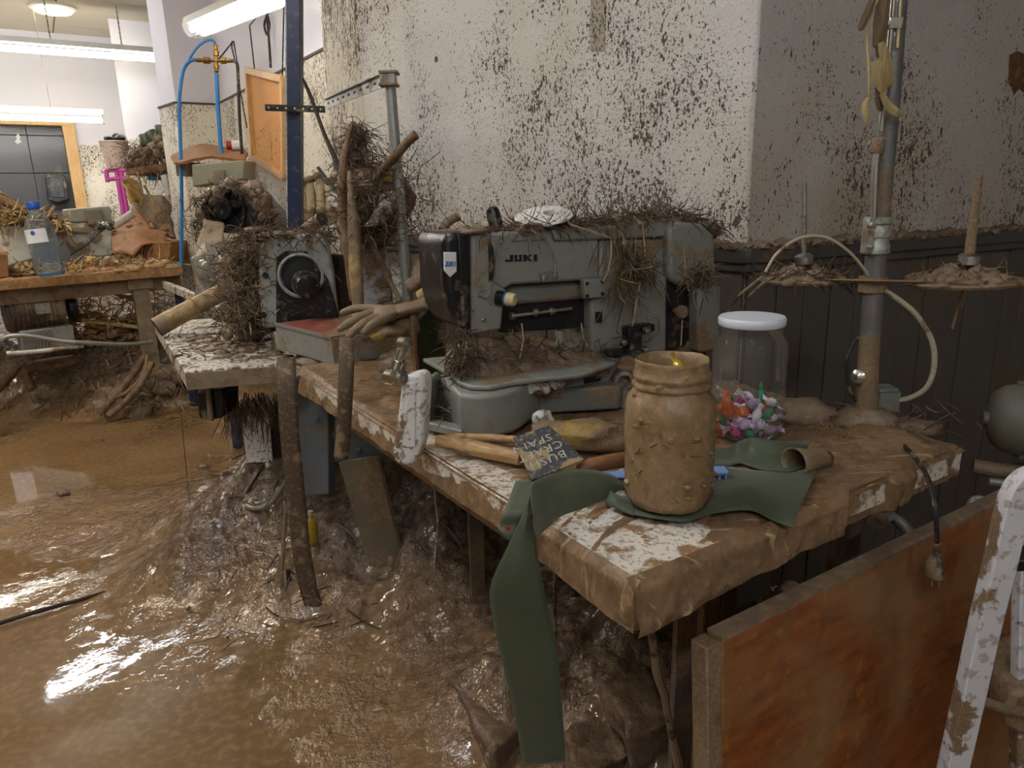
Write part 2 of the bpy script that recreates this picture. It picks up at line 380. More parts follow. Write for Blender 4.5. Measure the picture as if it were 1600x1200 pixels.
def wallslab(name, pts, z0, z1, mat, **k):        # plan polygon, extruded
    m_ = MB(); m_.prism([p + zz(z0) for p in pts], zz(z1 - z0)); return struct(name, m_, mat, **k)
bk = A3(.75, .66, 0)
wallslab('wall_front', [pA, pB, pB + bk * .9, pA + bk * .9], 0, CEIL, M['wall_front'], bevel=.012)
wallslab('wall_pillar', [pB, pC, pC + RV * .3, pB + RV * .3], 0, 2.28, M['wall_end'], bevel=.012)
wallslab('wall_pillar_top', [pB, pC, pC + RV * .3, pB + RV * .3], 2.28, CEIL, M['paint'])
wallslab('wall_right', [pRe, pA + dR * .002, pA + bk * .9, pRe + bk * .6], 0, CEIL, M['wall_right'])
dS = unit(pD1 - pD0); nS = A3(-dS[1], dS[0], 0); nS = nS if nS @ A3(-1, -1, 0) > 0 else -nS
pS0 = pD0 - dS * .5
wallslab('wall_side', [pS0, pD1, pD1 - nS * .3, pS0 - nS * .3], 0, CEIL, M['paint'])
wallslab('wall_side_cladding', [pS0 + nS * .018, pD1 + nS * .018, pD1, pS0], 0, LINE, M['wall_side'])
wallslab('wall_column', [pD1, pE, pF, pF + RV * .5 + LV * .1, pD1 + RV * .2 + LV * .3], 0, CEIL, M['paint'])
o1 = unit(np.cross(pE - pD1, A3(0, 0, 1))); o1 = o1 if o1[1] < 0 else -o1
wallslab('wall_column_cladding', [pD1 + o1 * .018, pE + o1 * .018 + A3(-.008, -.004, 0), pF + A3(-.016, -.008, 0), pF, pE, pD1], 0, LINE, M['wall_side'])
pG = G(197, 217, LINE) * A3(1, 1, 0); pFar = A3(-4.70, 8.53, 0); pHb = pFar + RV * .35
wallslab('wall_recess', [pG, pG + RV * 1.4, pHb + RV * 1.4, pHb], 0, CEIL, M['paint'])
wallslab('wall_recess_cladding', [pG + A3(-.01, -.02, 0), pG + RV * 1.4 - LV * .02, pG + RV * 1.4, pG], 0, LINE, M['wall_side'])
f0 = pFar - RV * 4.5; f1 = pFar + RV * .8
dx0 = W(-60, 210, pFar, RV); dx1 = W(100, 210, pFar, RV); doorz = W(60, 196, pFar, RV)[2]
sd = lambda p: (p - pFar)[:2] @ RV[:2]
q0 = pFar + RV * sd(dx0); q1 = pFar + RV * sd(dx1)
wallslab('wall_far', [f1, q1, q1 + LV * .2, f1 + LV * .2], 0, CEIL, M['paint'])
wallslab('wall_far_lintel', [q1, q0, q0 + LV * .2, q1 + LV * .2], doorz, CEIL, M['paint'])
wallslab('wall_far_side', [q0, f0, f0 + LV * .2, q0 + LV * .2], 0, CEIL, M['paint'])
wallslab('wall_far_cladding', [f1 - LV * .02, q1 - LV * .02 + RV * .1, q1 + RV * .1, f1], 0, LINE, M['wall_side'])
wallslab('wall_left', [A3(-8.2, -3, 0), A3(-8.2, 9.5, 0), A3(-8.4, 9.5, 0), A3(-8.4, -3, 0)], 0, CEIL, M['paintgrey'])
wallslab('wall_behind', [A3(-8.2, -3, 0), A3(4, -3, 0), A3(4, -3.2, 0), A3(-8.2, -3.2, 0)], 0, CEIL, M['paintgrey'])
wallslab('wall_near_right', [A3(4, -3, 0), A3(3.6, 3.2, 0), A3(3.8, 3.2, 0), A3(4.2, -3, 0)], 0, CEIL, M['paintgrey'])
# thin dark top edge of the cladding
M['cladedge'] = plain('cladding_edge_dark', '4b4238', .7)
for i, pts in enumerate([[pS0 + nS * .012, pD1 + nS * .012 + o1 * .012, pE + o1 * .012 + A3(-.006, -.003, 0), pF + A3(-.012, -.006, 0)]]):
    m_ = MB()
    for p, q in zip(pts[:-1], pts[1:]):
        dd = unit(q - p); m_.box((p + q) / 2 + zz(LINE + .006), dd * np.linalg.norm(q - p) / 2, np.cross(dd, A3(0, 0, 1)) * .012, zz(.006))
    struct('trim_1', m_, M['cladedge'])
# darker patch painting the shade of a chase high on the front wall, and rust patch on the right wall
dF = unit(pB - pA); nF = A3(dF[1], -dF[0], 0); nF = nF if nF @ A3(-1, -1, 0) > 0 else -nF
M['chase'] = splat('chase_shade_tone', 'aea89b', .6, .5)  # wall plaster darkened to carry the shade of the recess
c0 = W(925, 0, pA, dF); c1 = W(923, 78, pA, dF); c2 = W(945, 80, pA, dF); c3 = W(950, 0, pA, dF)
m_ = MB(); m_.prism([p + nF * .003 for p in (c0 + zz(.3), c1, c2, c3 + zz(.3))], -nF * .006); struct('trim_2', m_, M['chase'])
M['rust'] = muddy('rust_patch', '6a4220', .4, 30, .8)
nR = A3(dR[1], -dR[0], 0)
pts = [(1577, 86), (1588, 80), (1600, 84), (1630, 88), (1632, 140), (1606, 136), (1598, 144), (1592, 138), (1584, 148), (1580, 136), (1575, 130)]
m_ = MB(); m_.prism([W(x, y, pA, dR) + nR * .002 for x, y in pts], -nR * .004); tag(obj('rust_patch', m_, M['rust']), 'ragged rust-brown patch on the shaded right wall', 'stain')

# wainscot: planks under a projecting cap
M['plank'] = muddy('dark_wainscot_plank', '57524a', .3, 3, .5, mudcol=lin('5c4f3d'), speck=.1, bump=.12)
M['cap'] = muddy('dark_wainscot_cap', '4b4a49', .3, 6, .45, mudcol=lin('6a543b'), speck=.2)
CAPZ = 1.075
for idx, (p0, dd, nn, L) in enumerate(((pA, dR, nR, 2.2), (pA, dF, nF, 1.65))):
    m_ = MB(); c = p0 + dd * (L / 2 - .012) + nn * .018
    m_.box(c + zz(CAPZ - .018), dd * (L / 2 + .012), nn * .018, zz(.018)); m_.box(c - nn * .004 + zz(CAPZ - .045), dd * (L / 2 + .012), nn * .012, zz(.012))
    cp = struct('trim_%d' % (3 + idx), m_, M['cap'], bevel=.004)
    k = 0; x = 0.0
    while x < L:
        m_ = MB(); m_.box(p0 + dd * (x + .046) + nn * (.006 + .0015 * (k % 2)) + zz((CAPZ - .03) / 2), dd * .0445, nn * .007, zz((CAPZ - .03) / 2))
        obj('plank', m_, M['plank'], cp, bevel=.0015); x += .094; k += 1
    m_ = MB(); n_ = int(L / .02)
    for i in range(n_):
        for j in range(2): m_.blob(p0 + dd * (i * .02 + random.uniform(-.01, .01)) + nn * random.uniform(.0, .03) + zz(CAPZ + random.uniform(-.002, .006)), (.02, .02, random.uniform(.006, .016)), 1, .4, 2, i + j)
    o = obj('mud_ridge', m_, M['muddry'], cp); o['kind'] = 'stuff'
# ceiling panels
M['ceil'] = NT('ceiling_panel').out(lin('cfc7b6'), .85); M['ceilgap'] = plain('ceiling_gap', '8d8679', .9)
m_ = MB(); m_.abox(-8.4, 4.2, -3.2, 9.9, CEIL + .012, CEIL + .1); ce = struct('ceiling', m_, M['ceilgap'])
me = None; bx = MB(); bx.box((0, 0, CEIL + .006), RV * .593, LV * .593, zz(.006)); bx0 = obj('ceiling_panel', bx, M['ceil'], ce, sm=False)
first = True
for i in range(-9, 8):
    for j in range(-3, 11):
        c = RV * (i * 1.2) + LV * (j * 1.2) + A3(-.3, .2, 0)
        if -8 < c[0] < 3.7 and -2.6 < c[1] < 9.3:
            if first: bx0.location = tuple(c); first = False
            else:
                q = bx0.copy(); COL.objects.link(q); q.location = tuple(c); q.parent = ce
# door opening: pale wood frame, dark tiled wall beyond with dispenser
M['palewood'] = woodmat('pale_door_frame', 'd9b27c', 'c39a63', (8, 8, 1), .2)
M['darktile'] = muddy('dark_grey_tile', '54565a', .18, 3, .18, mudcol=lin('6f675b'), speck=.15)
M['joint'] = plain('tile_joint', '36373a', .8)
fr = MB()
for p in (q1 + RV * .05,): fr.box(p - LV * .02 + zz(doorz / 2), RV * .06, LV * .06, zz(doorz / 2))
dfm = struct('door_1', fr, M['palewood'], bevel=.006)
m_ = MB(); m_.box((q0 + q1) / 2 + RV * .05 - LV * .02 + zz(doorz + .04), RV * (np.linalg.norm(q1 - q0) / 2 + .06), LV * .06, zz(.045)); obj('door_head', m_, M['palewood'], dfm, bevel=.006)
m_ = MB(); dw = np.linalg.norm(q1 - q0); m_.box((q0 + q1) / 2 + LV * .115 + zz(1.1), RV * (dw / 2 + .3), LV * .01, zz(1.2)); bt = struct('wall_beyond_door', m_, M['joint'])
for i in range(6):
    for j in range(6):
        m_ = MB(); m_.box(q1 - RV * (.17 + i * .36) + LV * .1 + zz(.2 + j * .4), RV * .178, LV * .006, zz(.197)); obj('tile', m_, M['darktile'], bt, bevel=.003)
pw = q1 + LV * .09
M['dispblack'] = muddy('black_dispenser', '3b3c40', .25, 10, .25, speck=.3)
c = W(90, 295, pw, RV); t = thing('towel_dispenser', 'black rounded towel dispenser on the dark tiled wall', 'dispenser', c)
m_ = MB(); pts = [(70, 275), (74, 273), (98, 273), (103, 277), (108, 312), (92, 317), (86, 317), (74, 312)]
m_.prism([W(x, y, pw, RV) - LV * .14 for x, y in pts], LV * .13); obj('dispenser_body', m_, M['dispblack'], t, bevel=.03, seg=3)
m_ = MB(); m_.prism([W(x, y, pw, RV) - LV * .15 for x, y in [(76, 279), (97, 279), (102, 309), (79, 309)]], LV * .02); obj('dispenser_window', m_, M['darktile'], t, bevel=.01)
m_ = MB(); m_.prism([W(x, y, pw, RV) - LV * .155 for x, y in [(89, 300), (91, 300), (91, 305), (89, 305)]], LV * .02); obj('lock_slot', m_, M['blackhole'], t)
M['white'] = plain('white_card', 'e6e8e4', .6)
pts = [(28, 208), (33, 216), (30, 216), (34, 223), (29.5, 223), (29.5, 225), (26, 225), (26, 223), (23, 222), (26.5, 216), (24, 215)]
m_ = MB(); m_.prism([W(x, y, pw, RV) - LV * .012 for x, y in pts], LV * .008); tag(obj('tree_sticker', m_, M['white']), 'small white tree-shaped sticker on the dark tiled wall', 'sticker')

# flooded floor: one heightfield of water, mud and mounds
xs = np.concatenate([np.linspace(-8.6, -3.5, 24)[:-1], np.linspace(-3.5, 1.7, 440)[:-1], np.linspace(1.7, 4.4, 12)])
ys = np.concatenate([np.linspace(-3.3, .8, 12)[:-1], np.linspace(.8, 4.9, 420)[:-1], np.linspace(4.9, 9.9, 40)])
X, Y = np.meshgrid(xs, ys); XY0 = np.stack([X.ravel(), Y.ravel(), 0 * X.ravel()], 1)
def gm(x, y, cx, cy, sx, sy, rot=0):
    c, s_ = math.cos(rot), math.sin(rot); u_ = (x - cx) * c + (y - cy) * s_; v_ = -(x - cx) * s_ + (y - cy) * c
    return np.exp(-((u_ / sx) ** 2 + (v_ / sy) ** 2))
def sst(x, a, b): q = np.clip((x - a) / (b - a), 0, 1); return q * q * (3 - 2 * q)
def hgt(p):
    x, y = p[:, 0], p[:, 1]
    n1 = fbm(p * 1.1, 3, 3); n2 = fbm(p * 4.6, 5, 4); n3 = fbm(p * 15, 9, 3); rid = 1 - np.abs(fbm(p * 7 + 3, 21, 3)) * 2
    pile = sst(y - (4.02 + .16 * fbm(p * 1.7, 31, 3) + .18 * (x + 2.6)), 0, .42) * sst(-x, 1.55, 1.9)          # under the far bench
    mA = gm(x, y, -.72, 2.5, .52, .42, -.6) ; mB = gm(x, y, -.30, 2.25, .45, .38, -.5); mC = gm(x, y, .22, 1.62, .42, .34, -.3); mD = gm(x, y, -.05, 1.45, .16, .12); mE = gm(x, y, .5, 1.25, .4, .3)
    mF = gm(x, y, -.95, 2.18, .22, .14, .5)
    base = .33 * mA + .22 * mB + .16 * mC + .07 * mD + .10 * mE + .15 * mF
    lump = np.clip(base * 5, 0, 1)
    patch = sst(n1 + .25 * n2 + 1.15 * gm(x, y, -.30, 1.55, .46, .42) + .9 * gm(x, y, -1.3, 2.6, .8, .5) - .35, .0, .6)
    h = .0015 * n1 + patch * (.005 * n3 + .006 * n2) + base * (1 + .45 * n2) + lump * (.035 * n2 + .034 * n3 + .03 * np.clip(rid, 0, 1) * lump)
    h += pile * (.36 + .10 * n1 + .10 * n2 + .03 * n3)
    far = sst(y, 4.9, 5.5); h = np.where(x < 1.7, h, h * .3)
    return h, patch, np.clip(lump + pile, 0, 1)
H, patch, lump = hgt(XY0)
nx, ny = len(xs), len(ys); idx = np.arange(nx * ny).reshape(ny, nx)
q = np.stack([idx[:-1, :-1], idx[:-1, 1:], idx[1:, 1:], idx[1:, :-1]], -1).reshape(-1, 4)
me = bpy.data.meshes.new('floor'); V = XY0.copy(); V[:, 2] = H; me.from_pydata(V.tolist(), [], q.tolist()); me.update()
at = me.attributes.new('rough_mud', 'FLOAT', 'POINT'); at.data.foreach_set('value', np.clip(patch * .8 + lump, 0, 1).astype(np.float32))
at = me.attributes.new('heap', 'FLOAT', 'POINT'); at.data.foreach_set('value', lump.astype(np.float32))
smooth(me, 180)
t = NT('flood_mud'); fa = t.n('ShaderNodeAttribute', attribute_name='rough_mud').outputs['Fac']; he = t.n('ShaderNodeAttribute', attribute_name='heap').outputs['Fac']
nA = t.noise(2.2, 5, .6); nB = t.noise(42, 1.5, .5); nC = t.noise(95, 1, .5); nD = t.noise(24, 4, .6)
spk = t.ramp(t.noise(9, 5, .7), .45, .62)
c = t.mix(t.ramp(nA, .3, .7), lin('806646'), lin('6b563d')); c = t.mix(t.math('MULTIPLY', t.ramp(nB, .4, .75), .35), c, lin('a5825a'))
c = t.mix(he, c, t.mix(t.ramp(nB, .35, .65), lin('55463a'), lin('776655')))
msk = t.math('MULTIPLY', t.math('MULTIPLY', fa, t.math('ADD', .35, t.math('MULTIPLY', spk, .65))), t.math('SUBTRACT', 1.0, t.math('MULTIPLY', he, .45)))
h = t.math('MULTIPLY', t.math('ADD', t.math('ADD', nB, t.math('MULTIPLY', nC, .4)), t.math('MULTIPLY', nD, .15)), t.math('ADD', .002, msk))
M['floor'] = t.out(c, t.mixf(fa, .04, t.mixf(he, .06, .16)), 0, t.bump(h, 1.0, .016), **{'Specular IOR Level': .5})
me.materials.append(M['floor']); fo = bpy.data.objects.new('floor', me); COL.objects.link(fo); fo['kind'] = 'structure'
def fz(x, y): return float(hgt(np.array([[x, y, 0.]]))[0][0])
# ================================================================ near work table
TZ = .77; T0 = A3(.135, .738, 0); TL = 1.28; TW = .745
def tp(l, r, z=TZ): return T0 + LV * l + RV * r + A3(0, 0, z)
table = thing('work_table', 'mud-caked white work table carrying the large grey sewing machine', 'table', tp(.64, .37, 0))
m_ = MB(); m_.prism([tp(0, 0, TZ - .042), tp(TL, 0, TZ - .042), tp(TL, TW, TZ - .042), tp(0, TW, TZ - .042)], A3(0, 0, .042))
M['tabletop'] = muddy('white_table_laminate', 'e2ded3', .42, 26, .3, speck=.6, edge=.05, mudcol=lin('8a6b45'))
obj('tabletop', m_, M['tabletop'], table, bevel=.004)
def layer(fn, na, nb, u0, u1, v0, v1):
    a = np.linspace(u0, u1, na); b = np.linspace(v0, v1, nb); A_, B_ = np.meshgrid(a, b, indexing='ij'); V = fn(A_.ravel(), B_.ravel())
    i = np.arange(na * nb).reshape(na, nb); q = np.stack([i[:-1, :-1], i[1:, :-1], i[1:, 1:], i[:-1, 1:]], -1).reshape(-1, 4)
    return V, [tuple(x) for x in q.tolist()]
def f_top(l, r):
    p = np.stack([l, r, 0 * l], 1); n1 = fbm(p * 7, 41, 4); n2 = fbm(p * 34, 43, 3)
    wipe = np.stack([l * .6 + r * .8, (l * 8 - r * 5.5) + 2.2 * fbm(p * 4, 45, 2), 0 * l], 1); st = fbm(wipe * A3(6, 5, 1), 47, 3)
    cor = gm(l, r, .12, .10, .26, .15, .5) ; strip = sst(.085 - r, 0, .05) * sst(l, .1, .3); str2 = gm(l, r, .02, .5, .05, .26) * .45
    cover = .75 + .25 * n1 - cor * (1.15 + .9 * st) - strip * (1.15 + .9 * n1 + .5 * st) - str2 * (.8 + 1.4 * st)
    h = np.clip(cover, -.5, 1) * .007 + (.003 * n2 + .003 * n1) * np.clip(cover + .2, 0, 1)
    h += .035 * gm(l, r, .40, .62, .20, .09) * (1 + .8 * n1 + .3 * n2) + .022 * gm(l, r, .12, .66, .12, .05) * (1 + n1) + .02 * sst(l, .55, .9) * (.6 + n1 * .8)
    fade = np.minimum(np.minimum(r + .004, TW + .004 - r), l + .004); h = np.where(fade < .012, h * np.clip(fade / .012, 0, 1) - .003 * (1 - np.clip(fade / .012, 0, 1)), h)
    return np.array([tp(a, b, 0) for a, b in zip(l, r)]) + np.stack([0 * l, 0 * l, TZ + h], 1)
V, q = layer(f_top, 200, 120, -.004, TL, -.004, TW + .004)
t = NT('table_mud'); n = t.noise(14, 6, .6); n2 = t.noise(60, 4, .6); sw = t.noise(1, 5, .62, t.map((5, 60, 8), (0, 0, -.563)), 1.5)
c = t.mix(t.ramp(n, .3, .7), lin('84694b'), lin('68523b')); c = t.mix(t.math('MULTIPLY', t.ramp(n2, .45, .7), .5), c, lin('9d8564'))
c = t.mix(t.math('MULTIPLY', t.ramp(sw, .6, .68), .6), c, lin('c9b68f'))
M['tablemud'] = t.out(c, t.mixf(t.ramp(t.noise(24, 3), .4, .6), .24, .55), 0, t.bump(t.math('ADD', t.math('ADD', n, t.math('MULTIPLY', n2, .5)), t.math('MULTIPLY', sw, .8)), .5, .006))
m_ = MB(); m_.add(V, q); o = obj('mud_layer', m_, M['tablemud'], table, ang=180); o['kind'] = 'stuff'
def f_end(r, z):
    p = np.stack([r, z, 0 * r + .3], 1); n1 = fbm(p * A3(9, 5, 1), 51, 4); n2 = fbm(p * 40, 53, 3); drip = fbm(p * A3(28, 4, 1), 55, 3)
    zt = (z - (TZ - .05)) / .05
    cov = np.where(r < .40, 1.0, -.35 + 1.5 * n1 + 1.7 * drip + .8 * (zt - .55))
    out = np.clip(cov, -.4, 1) * .012 + .004 * n2 + .006 * n1
    out *= np.clip((TZ + .006 - z) / .012, 0, 1) ; out += .012 * sst(.35 - r, 0, .3) * np.clip(1 - np.abs(zt - .2), 0, 1)
    zz_ = z - .012 * sst(.28 - r, 0, .28) * np.clip(1 - zt, 0, 1) - .012 * np.clip(n1, 0, 1) * (zt < .1)
    base = np.array([T0 + RV * a for a in r]); return base - LV * out[:, None] + np.stack([0 * r, 0 * r, zz_], 1)
V, q = layer(f_end, 160, 26, -.012, TW + .006, TZ - .05, TZ + .006)
m_ = MB(); m_.add(V, q); o = obj('mud_apron', m_, M['tablemud'], table, ang=180); o['kind'] = 'stuff'
def f_left(l, z):
    p = np.stack([l, z, 0 * l + .7], 1); n1 = fbm(p * A3(8, 8, 1), 61, 4); n2 = fbm(p * 40, 63, 3); zt = (z - (TZ - .05)) / .05
    cov = np.where(l < .22, 1.0, .0 + 1.4 * n1 - .9 * (zt - .35)); out = np.clip(cov, -.4, 1) * .010 + .003 * n2
    out *= np.clip((TZ + .004 - z) / .012, 0, 1); zz_ = z - .012 * sst(.2 - l, 0, .2) * np.clip(1 - zt, 0, 1)
    base = np.array([T0 + LV * a for a in l]); return base - RV * out[:, None] + np.stack([0 * l, 0 * l, zz_], 1)
V, q = layer(f_left, 200, 22, -.012, TL, TZ - .05, TZ + .004)
m_ = MB(); m_.add(V, q); o = obj('mud_edge', m_, M['tablemud'], table, ang=180); o['kind'] = 'stuff'
m_ = MB()
m_.tube([tp(.002, .002, TZ - .068 + .0055 * i) for i in range(14)], [.004, .010, .013, .015, .016, .016, .016, .016, .015, .014, .013, .011, .008, .003], 16); m_.jitter(.006, 45, 2)
o = obj('mud_corner', m_, M['tablemud'], table, ang=180); o['kind'] = 'stuff'
M['legsteel'] = muddy('muddy_leg_steel', '6d6a62', .5, 8, .5, .2, speck=.4)
M['apron'] = muddy('muddy_apron_board', '6b5238', .6, 9, .6)
zt_ = TZ - .042
m_ = MB(); m_.box(tp(.64, .075, zt_ - .042), LV * .55, RV * .012, zz(.042)); obj('apron_rail', m_, M['apron'], table, bevel=.003)
m_ = MB(); m_.box(tp(.13, .40, zt_ - .035), LV * .012, RV * .3, zz(.035)); obj('apron_rail', m_, M['apron'], table, bevel=.003)
_lr = sd2 = (W(1072, 1000, tp(.12, 0), RV) - T0)[:2] @ RV[:2]
for l, r in ((.12, float(_lr)), (.15, .70), (.98, .34), (1.1, .66)):
    g0 = tp(l, r, 0); f_ = fz(g0[0], g0[1]) - .05
    m_ = MB(); h_ = (zt_ - f_) / 2
    m_.box(g0 + zz(f_ + h_), RV * .022, LV * .003, zz(h_)); m_.box(g0 + zz(f_ + h_) + RV * .02 + LV * .022, RV * .003, LV * .022, zz(h_)); obj('leg', m_, M['legsteel'], table, bevel=.001)
# cabinet panels and stand frame under the right end
M['greypanel'] = muddy('grey_green_panel', '6f7672', .25, 7, .4, speck=.2)
t = thing('motor_cabinet', 'grey metal cabinet under the near end of the work table', 'cabinet', tp(.4, .45, .3))
_a, _b = [float((W(x_, 920, tp(.36, 0), RV) - T0)[:2] @ RV[:2]) for x_ in (1083, 1202)]
m_ = MB(); m_.box(tp(.36, (_a + _b) / 2, .52), RV * (_b - _a) / 2, LV * .006, zz(.2)); obj('front_panel', m_, M['greypanel'], t, bevel=.004)
m_ = MB(); m_.box(tp(.50, _b - .01, .5), RV * .006, LV * .14, zz(.21)); obj('side_panel', m_, M['greypanel'], t, bevel=.004)
for x_ in (1107, 1134):
    r_ = float((W(x_, 930, tp(.22, 0), RV) - T0)[:2] @ RV[:2]); m_ = MB(); m_.box(tp(.22, r_, .36), RV * .02, LV * .012, zz(.36)); obj('post', m_, M['apron'], t, bevel=.003)
c = W(1310, 872, tp(.3, 0, 0), RV); t = thing('drum_pulley', 'muddy brown ring-shaped pulley in the dark under the table', 'pulley', c)
m_ = MB(); m_.lathe([(.0, 0), (.052, 0), (.056, .006), (.056, .02), (.048, .026), (.035, .02), (.0, .02)], c, -LV, 28); obj('pulley_wheel', m_, M['muddry'], t)
m_ = MB(); m_.lathe([(.014, .02), (.014, .03), (.0, .03)], c, -LV, 14); obj('hub', m_, M['steel'], t)
c = W(1235, 926, tp(.06, 0, 0), RV); t = thing('oil_cup', 'small muddy metal cup with a ball lever on the board edge', 'cup', c)
m_ = MB(); m_.lathe([(.014, -.012), (.016, 0), (.016, .012), (.013, .014), (.012, .008), (0, .008)], c, (.1, -.2, 1), 18); obj('cup_body', m_, M['muddry'], t)
e = W(1210, 918, tp(.06, 0, 0), RV); m_ = MB(); m_.tube([c, (c + e) / 2 + zz(-.004), e], .004, 8); obj('lever', m_, M['steel'], t)
m_ = MB(); m_.blob(e, .006, 2, .02); obj('ball', m_, M['chrome'], t)
c = W(1400, 822, tp(.3, 0, 0), RV); t = thing('pipe_elbow', 'bent grey pipe elbow in the dark under the table', 'pipe', c)
m_ = MB(); m_.tube([W(1372, 815, tp(.3, 0), RV), W(1392, 806, tp(.3, 0), RV), W(1408, 818, tp(.28, 0), RV), W(1428, 842, tp(.25, 0), RV)], .014, 12); obj('elbow', m_, M['galv'], t)
m_ = MB(); m_.tube([W(1366, 818, tp(.3, 0), RV), W(1378, 812, tp(.3, 0), RV)], .019, 12); obj('collar', m_, M['muddry'], t)

# ================================================================ large sewing machine
MO = A3(-.03, 1.36, 0); MU = unit(A3(.9, .436, 0)); MN = A3(-MU[1], MU[0], 0)
def mp(x, y, n=0.): return W(x, y, MO + MN * n, MU)
mach = thing('sewing_machine', 'large grey industrial sewing machine caked in mud and straw', 'sewing machine', A3(.15, 1.5, TZ))
def mprism(name, pts, n, d, mat, bevel=.004, parent=None, **k):
    m_ = MB(); m_.prism([mp(x, y, n) for x, y in pts], MN * d); return obj(name, m_, mat, parent or mach, bevel=bevel, **k)
mprism('arm', [(766, 364), (862, 360), (866, 377), (936, 373), (937, 437), (800, 445), (785, 455), (768, 440)], 0, .13, M['grey'], .006)
mprism('arm_lid', [(797, 363), (851, 361), (853, 376), (800, 378)], -.003, .1, M['grey'], .003)
mprism('arm_cover', [(863, 359), (1042, 347), (1042, 371), (868, 377)], -.004, .13, M['grey'], .005)
mprism('head', [(737, 365), (769, 362), (766, 400), (768, 438), (792, 452), (788, 480), (784, 516), (737, 524)], -.012, .12, M['grey'], .006)
mprism('head_groove', [(762, 372), (771, 385), (774, 410), (771, 432), (764, 442), (766, 410)], -.014, .02, M['black'], .002)
col = mprism('column', [(937, 375), (1042, 372), (1042, 550), (925, 560), (923, 466), (938, 462)], 0.002, .16, M['grey'], .006)
mprism('lower_arm', [(788, 452), (800, 446), (915, 438), (917, 468), (800, 478), (788, 472)], .018, .09, M['grey2'], .01)
pl_ = mprism('side_plate', [(912, 437), (946, 433), (947, 464), (914, 467)], -.012, .016, M['grey'], .002)
for x, y in ((917, 443), (917, 462), (941, 440), (941, 459)):
    m_ = MB(); m_.lathe([(.0035, 0), (.0035, .003), (.002, .004)], mp(x, y, -.012), -MN, 10); obj('screw', m_, M['blackhole'], pl_)
mprism('belt_cover', [(692, 374), (699, 366), (712, 363), (737, 362), (739, 520), (718, 512), (704, 486), (696, 450)], -.016, .15, M['black'], .014, seg=3)
mprism('belt_cover_rib', [(716, 366), (722, 366), (728, 512), (722, 510)], -.021, .02, M['black'], .002)
lab = mprism('pennant_label', [(694, 394), (713, 394), (713.5, 424), (703.5, 433), (694.5, 423)], -.0215, .004, M['white'], .0005)
M['juki_blue'] = plain('blue_print', '2f63b0', .5); M['juki_black'] = plain('black_print', '111111', .5)
def juki(x0, y0, w_, h_, n, mat, parent, dy=0.0, bold=.24):
    b = bold
    L_ = {0: [[(1 - b * 1.7, 0), (1, 0), (1, 1), (0, 1), (0, .66), (b * 1.2, .66), (b * 1.2, .74), (1 - b * 1.7, .74)]],
          1: [[(0, 0), (b * 1.5, 0), (b * 1.5, .72), (1 - b * 1.5, .72), (1 - b * 1.5, 0), (1, 0), (1, 1), (0, 1)]],
          2: [[(0, 0), (b * 1.5, 0), (b * 1.5, .36), (.7, 0), (1, 0), (.62, .48), (1, 1), (.68, 1), (b * 1.5, .62), (b * 1.5, 1), (0, 1)]],
          3: [[(0, 0), (1, 0), (1, 1), (0, 1)]]}
    xs_ = [(0, .24), (.28, .5), (.55, .82), (.87, .97)]
    for k in range(4):
        a, c = xs_[k]; m_ = MB()
        for poly in L_[k]:
            m_.prism([mp(x0 + w_ * (a + (c - a) * px), y0 + h_ * py + dy * (a + (c - a) * px), n) for px, py in poly], MN * .002)
        obj('letter', m_, mat, parent, sm=False)
juki(790, 398.5, 51, 10.5, -.0014, M['juki_black'], mach, -1.0)
juki(695, 408.5, 17, 8, -.0224, M['juki_blue'], lab, 0)
mprism('pulley_cover', [(1046, 354), (1062, 346), (1098, 350), (1118, 368), (1121, 446), (1064, 447), (1050, 438), (1045, 424)], -.02, .15, M['grey'], .01, seg=3)
mprism('belt_guard_backing', [(1040, 436), (1092, 446), (1091, 550), (1040, 552)], .002, .1, M['black'], .003)
mprism('motor_box', [(1092, 450), (1128, 446), (1127, 550), (1092, 551)], -.03, .13, M['grey'], .008)
mprism('window_slot', [(931, 488), (941, 487), (941, 504), (931, 504)], -.0005, .01, M['blackhole'], 0)
c = mp(1063, 487, -.02); m_ = MB(); m_.lathe([(.0, .012), (.012, .012), (.0145, .008), (.0145, 0), (.006, 0), (.006, -.02)], c, -MN, 20); obj('round_cap', m_, M['muddry'], mach)
# tension knob
c = mp(777, 465, -.012); ax = unit(-MN * .75 + MU * .65 - zz(.1))
m_ = MB(); m_.lathe([(.014, 0), (.014, .014), (.012, .016)], c, ax, 20); obj('knob_collar', m_, M['black'], mach)
m_ = MB(); m_.lathe([(.0135, .016), (.0135, .019)], c, ax, 20); obj('knob_ring', m_, M['juki_blue'], mach)
M['cream'] = plain('cream_plastic', 'cfc193', .4)
m_ = MB(); pr = [(.012, .019), (.013, .022), (.0125, .034), (.0105, .037), (.005, .037), (.0045, .03), (.0, .03)]; m_.lathe(pr, c, ax, 20); obj('knob', m_, M['cream'], mach)
for x, y, r_ in ((749, 445, .004), (755, 500, .004), (738, 482, .003), (850, 435, .006), (869, 431, .004), (1006, 395, .0035), (1021, 370, .003), (1012, 498, .003), (783, 377, .004), (1024, 494, .003)):
    m_ = MB(); m_.lathe([(r_, 0), (r_, .004), (r_ * .6, .005), (r_ * .5, .003), (0, .003)], mp(x, y, -.012 if x < 770 else 0), -MN, 12); obj('screw', m_, M['steel'], mach)
m_ = MB(); m_.prism([mp(x, y, -.004) for x, y in [(843, 429), (856, 424), (872, 424), (874, 434), (862, 441), (848, 442)]], MN * .006); obj('guide_plate', m_, M['grey2'], mach, bevel=.002)
m_ = MB(); m_.tube([mp(798, 494, .02), mp(893, 482, .02)], .0045, 10); obj('presser_rod', m_, M['steel'], mach)
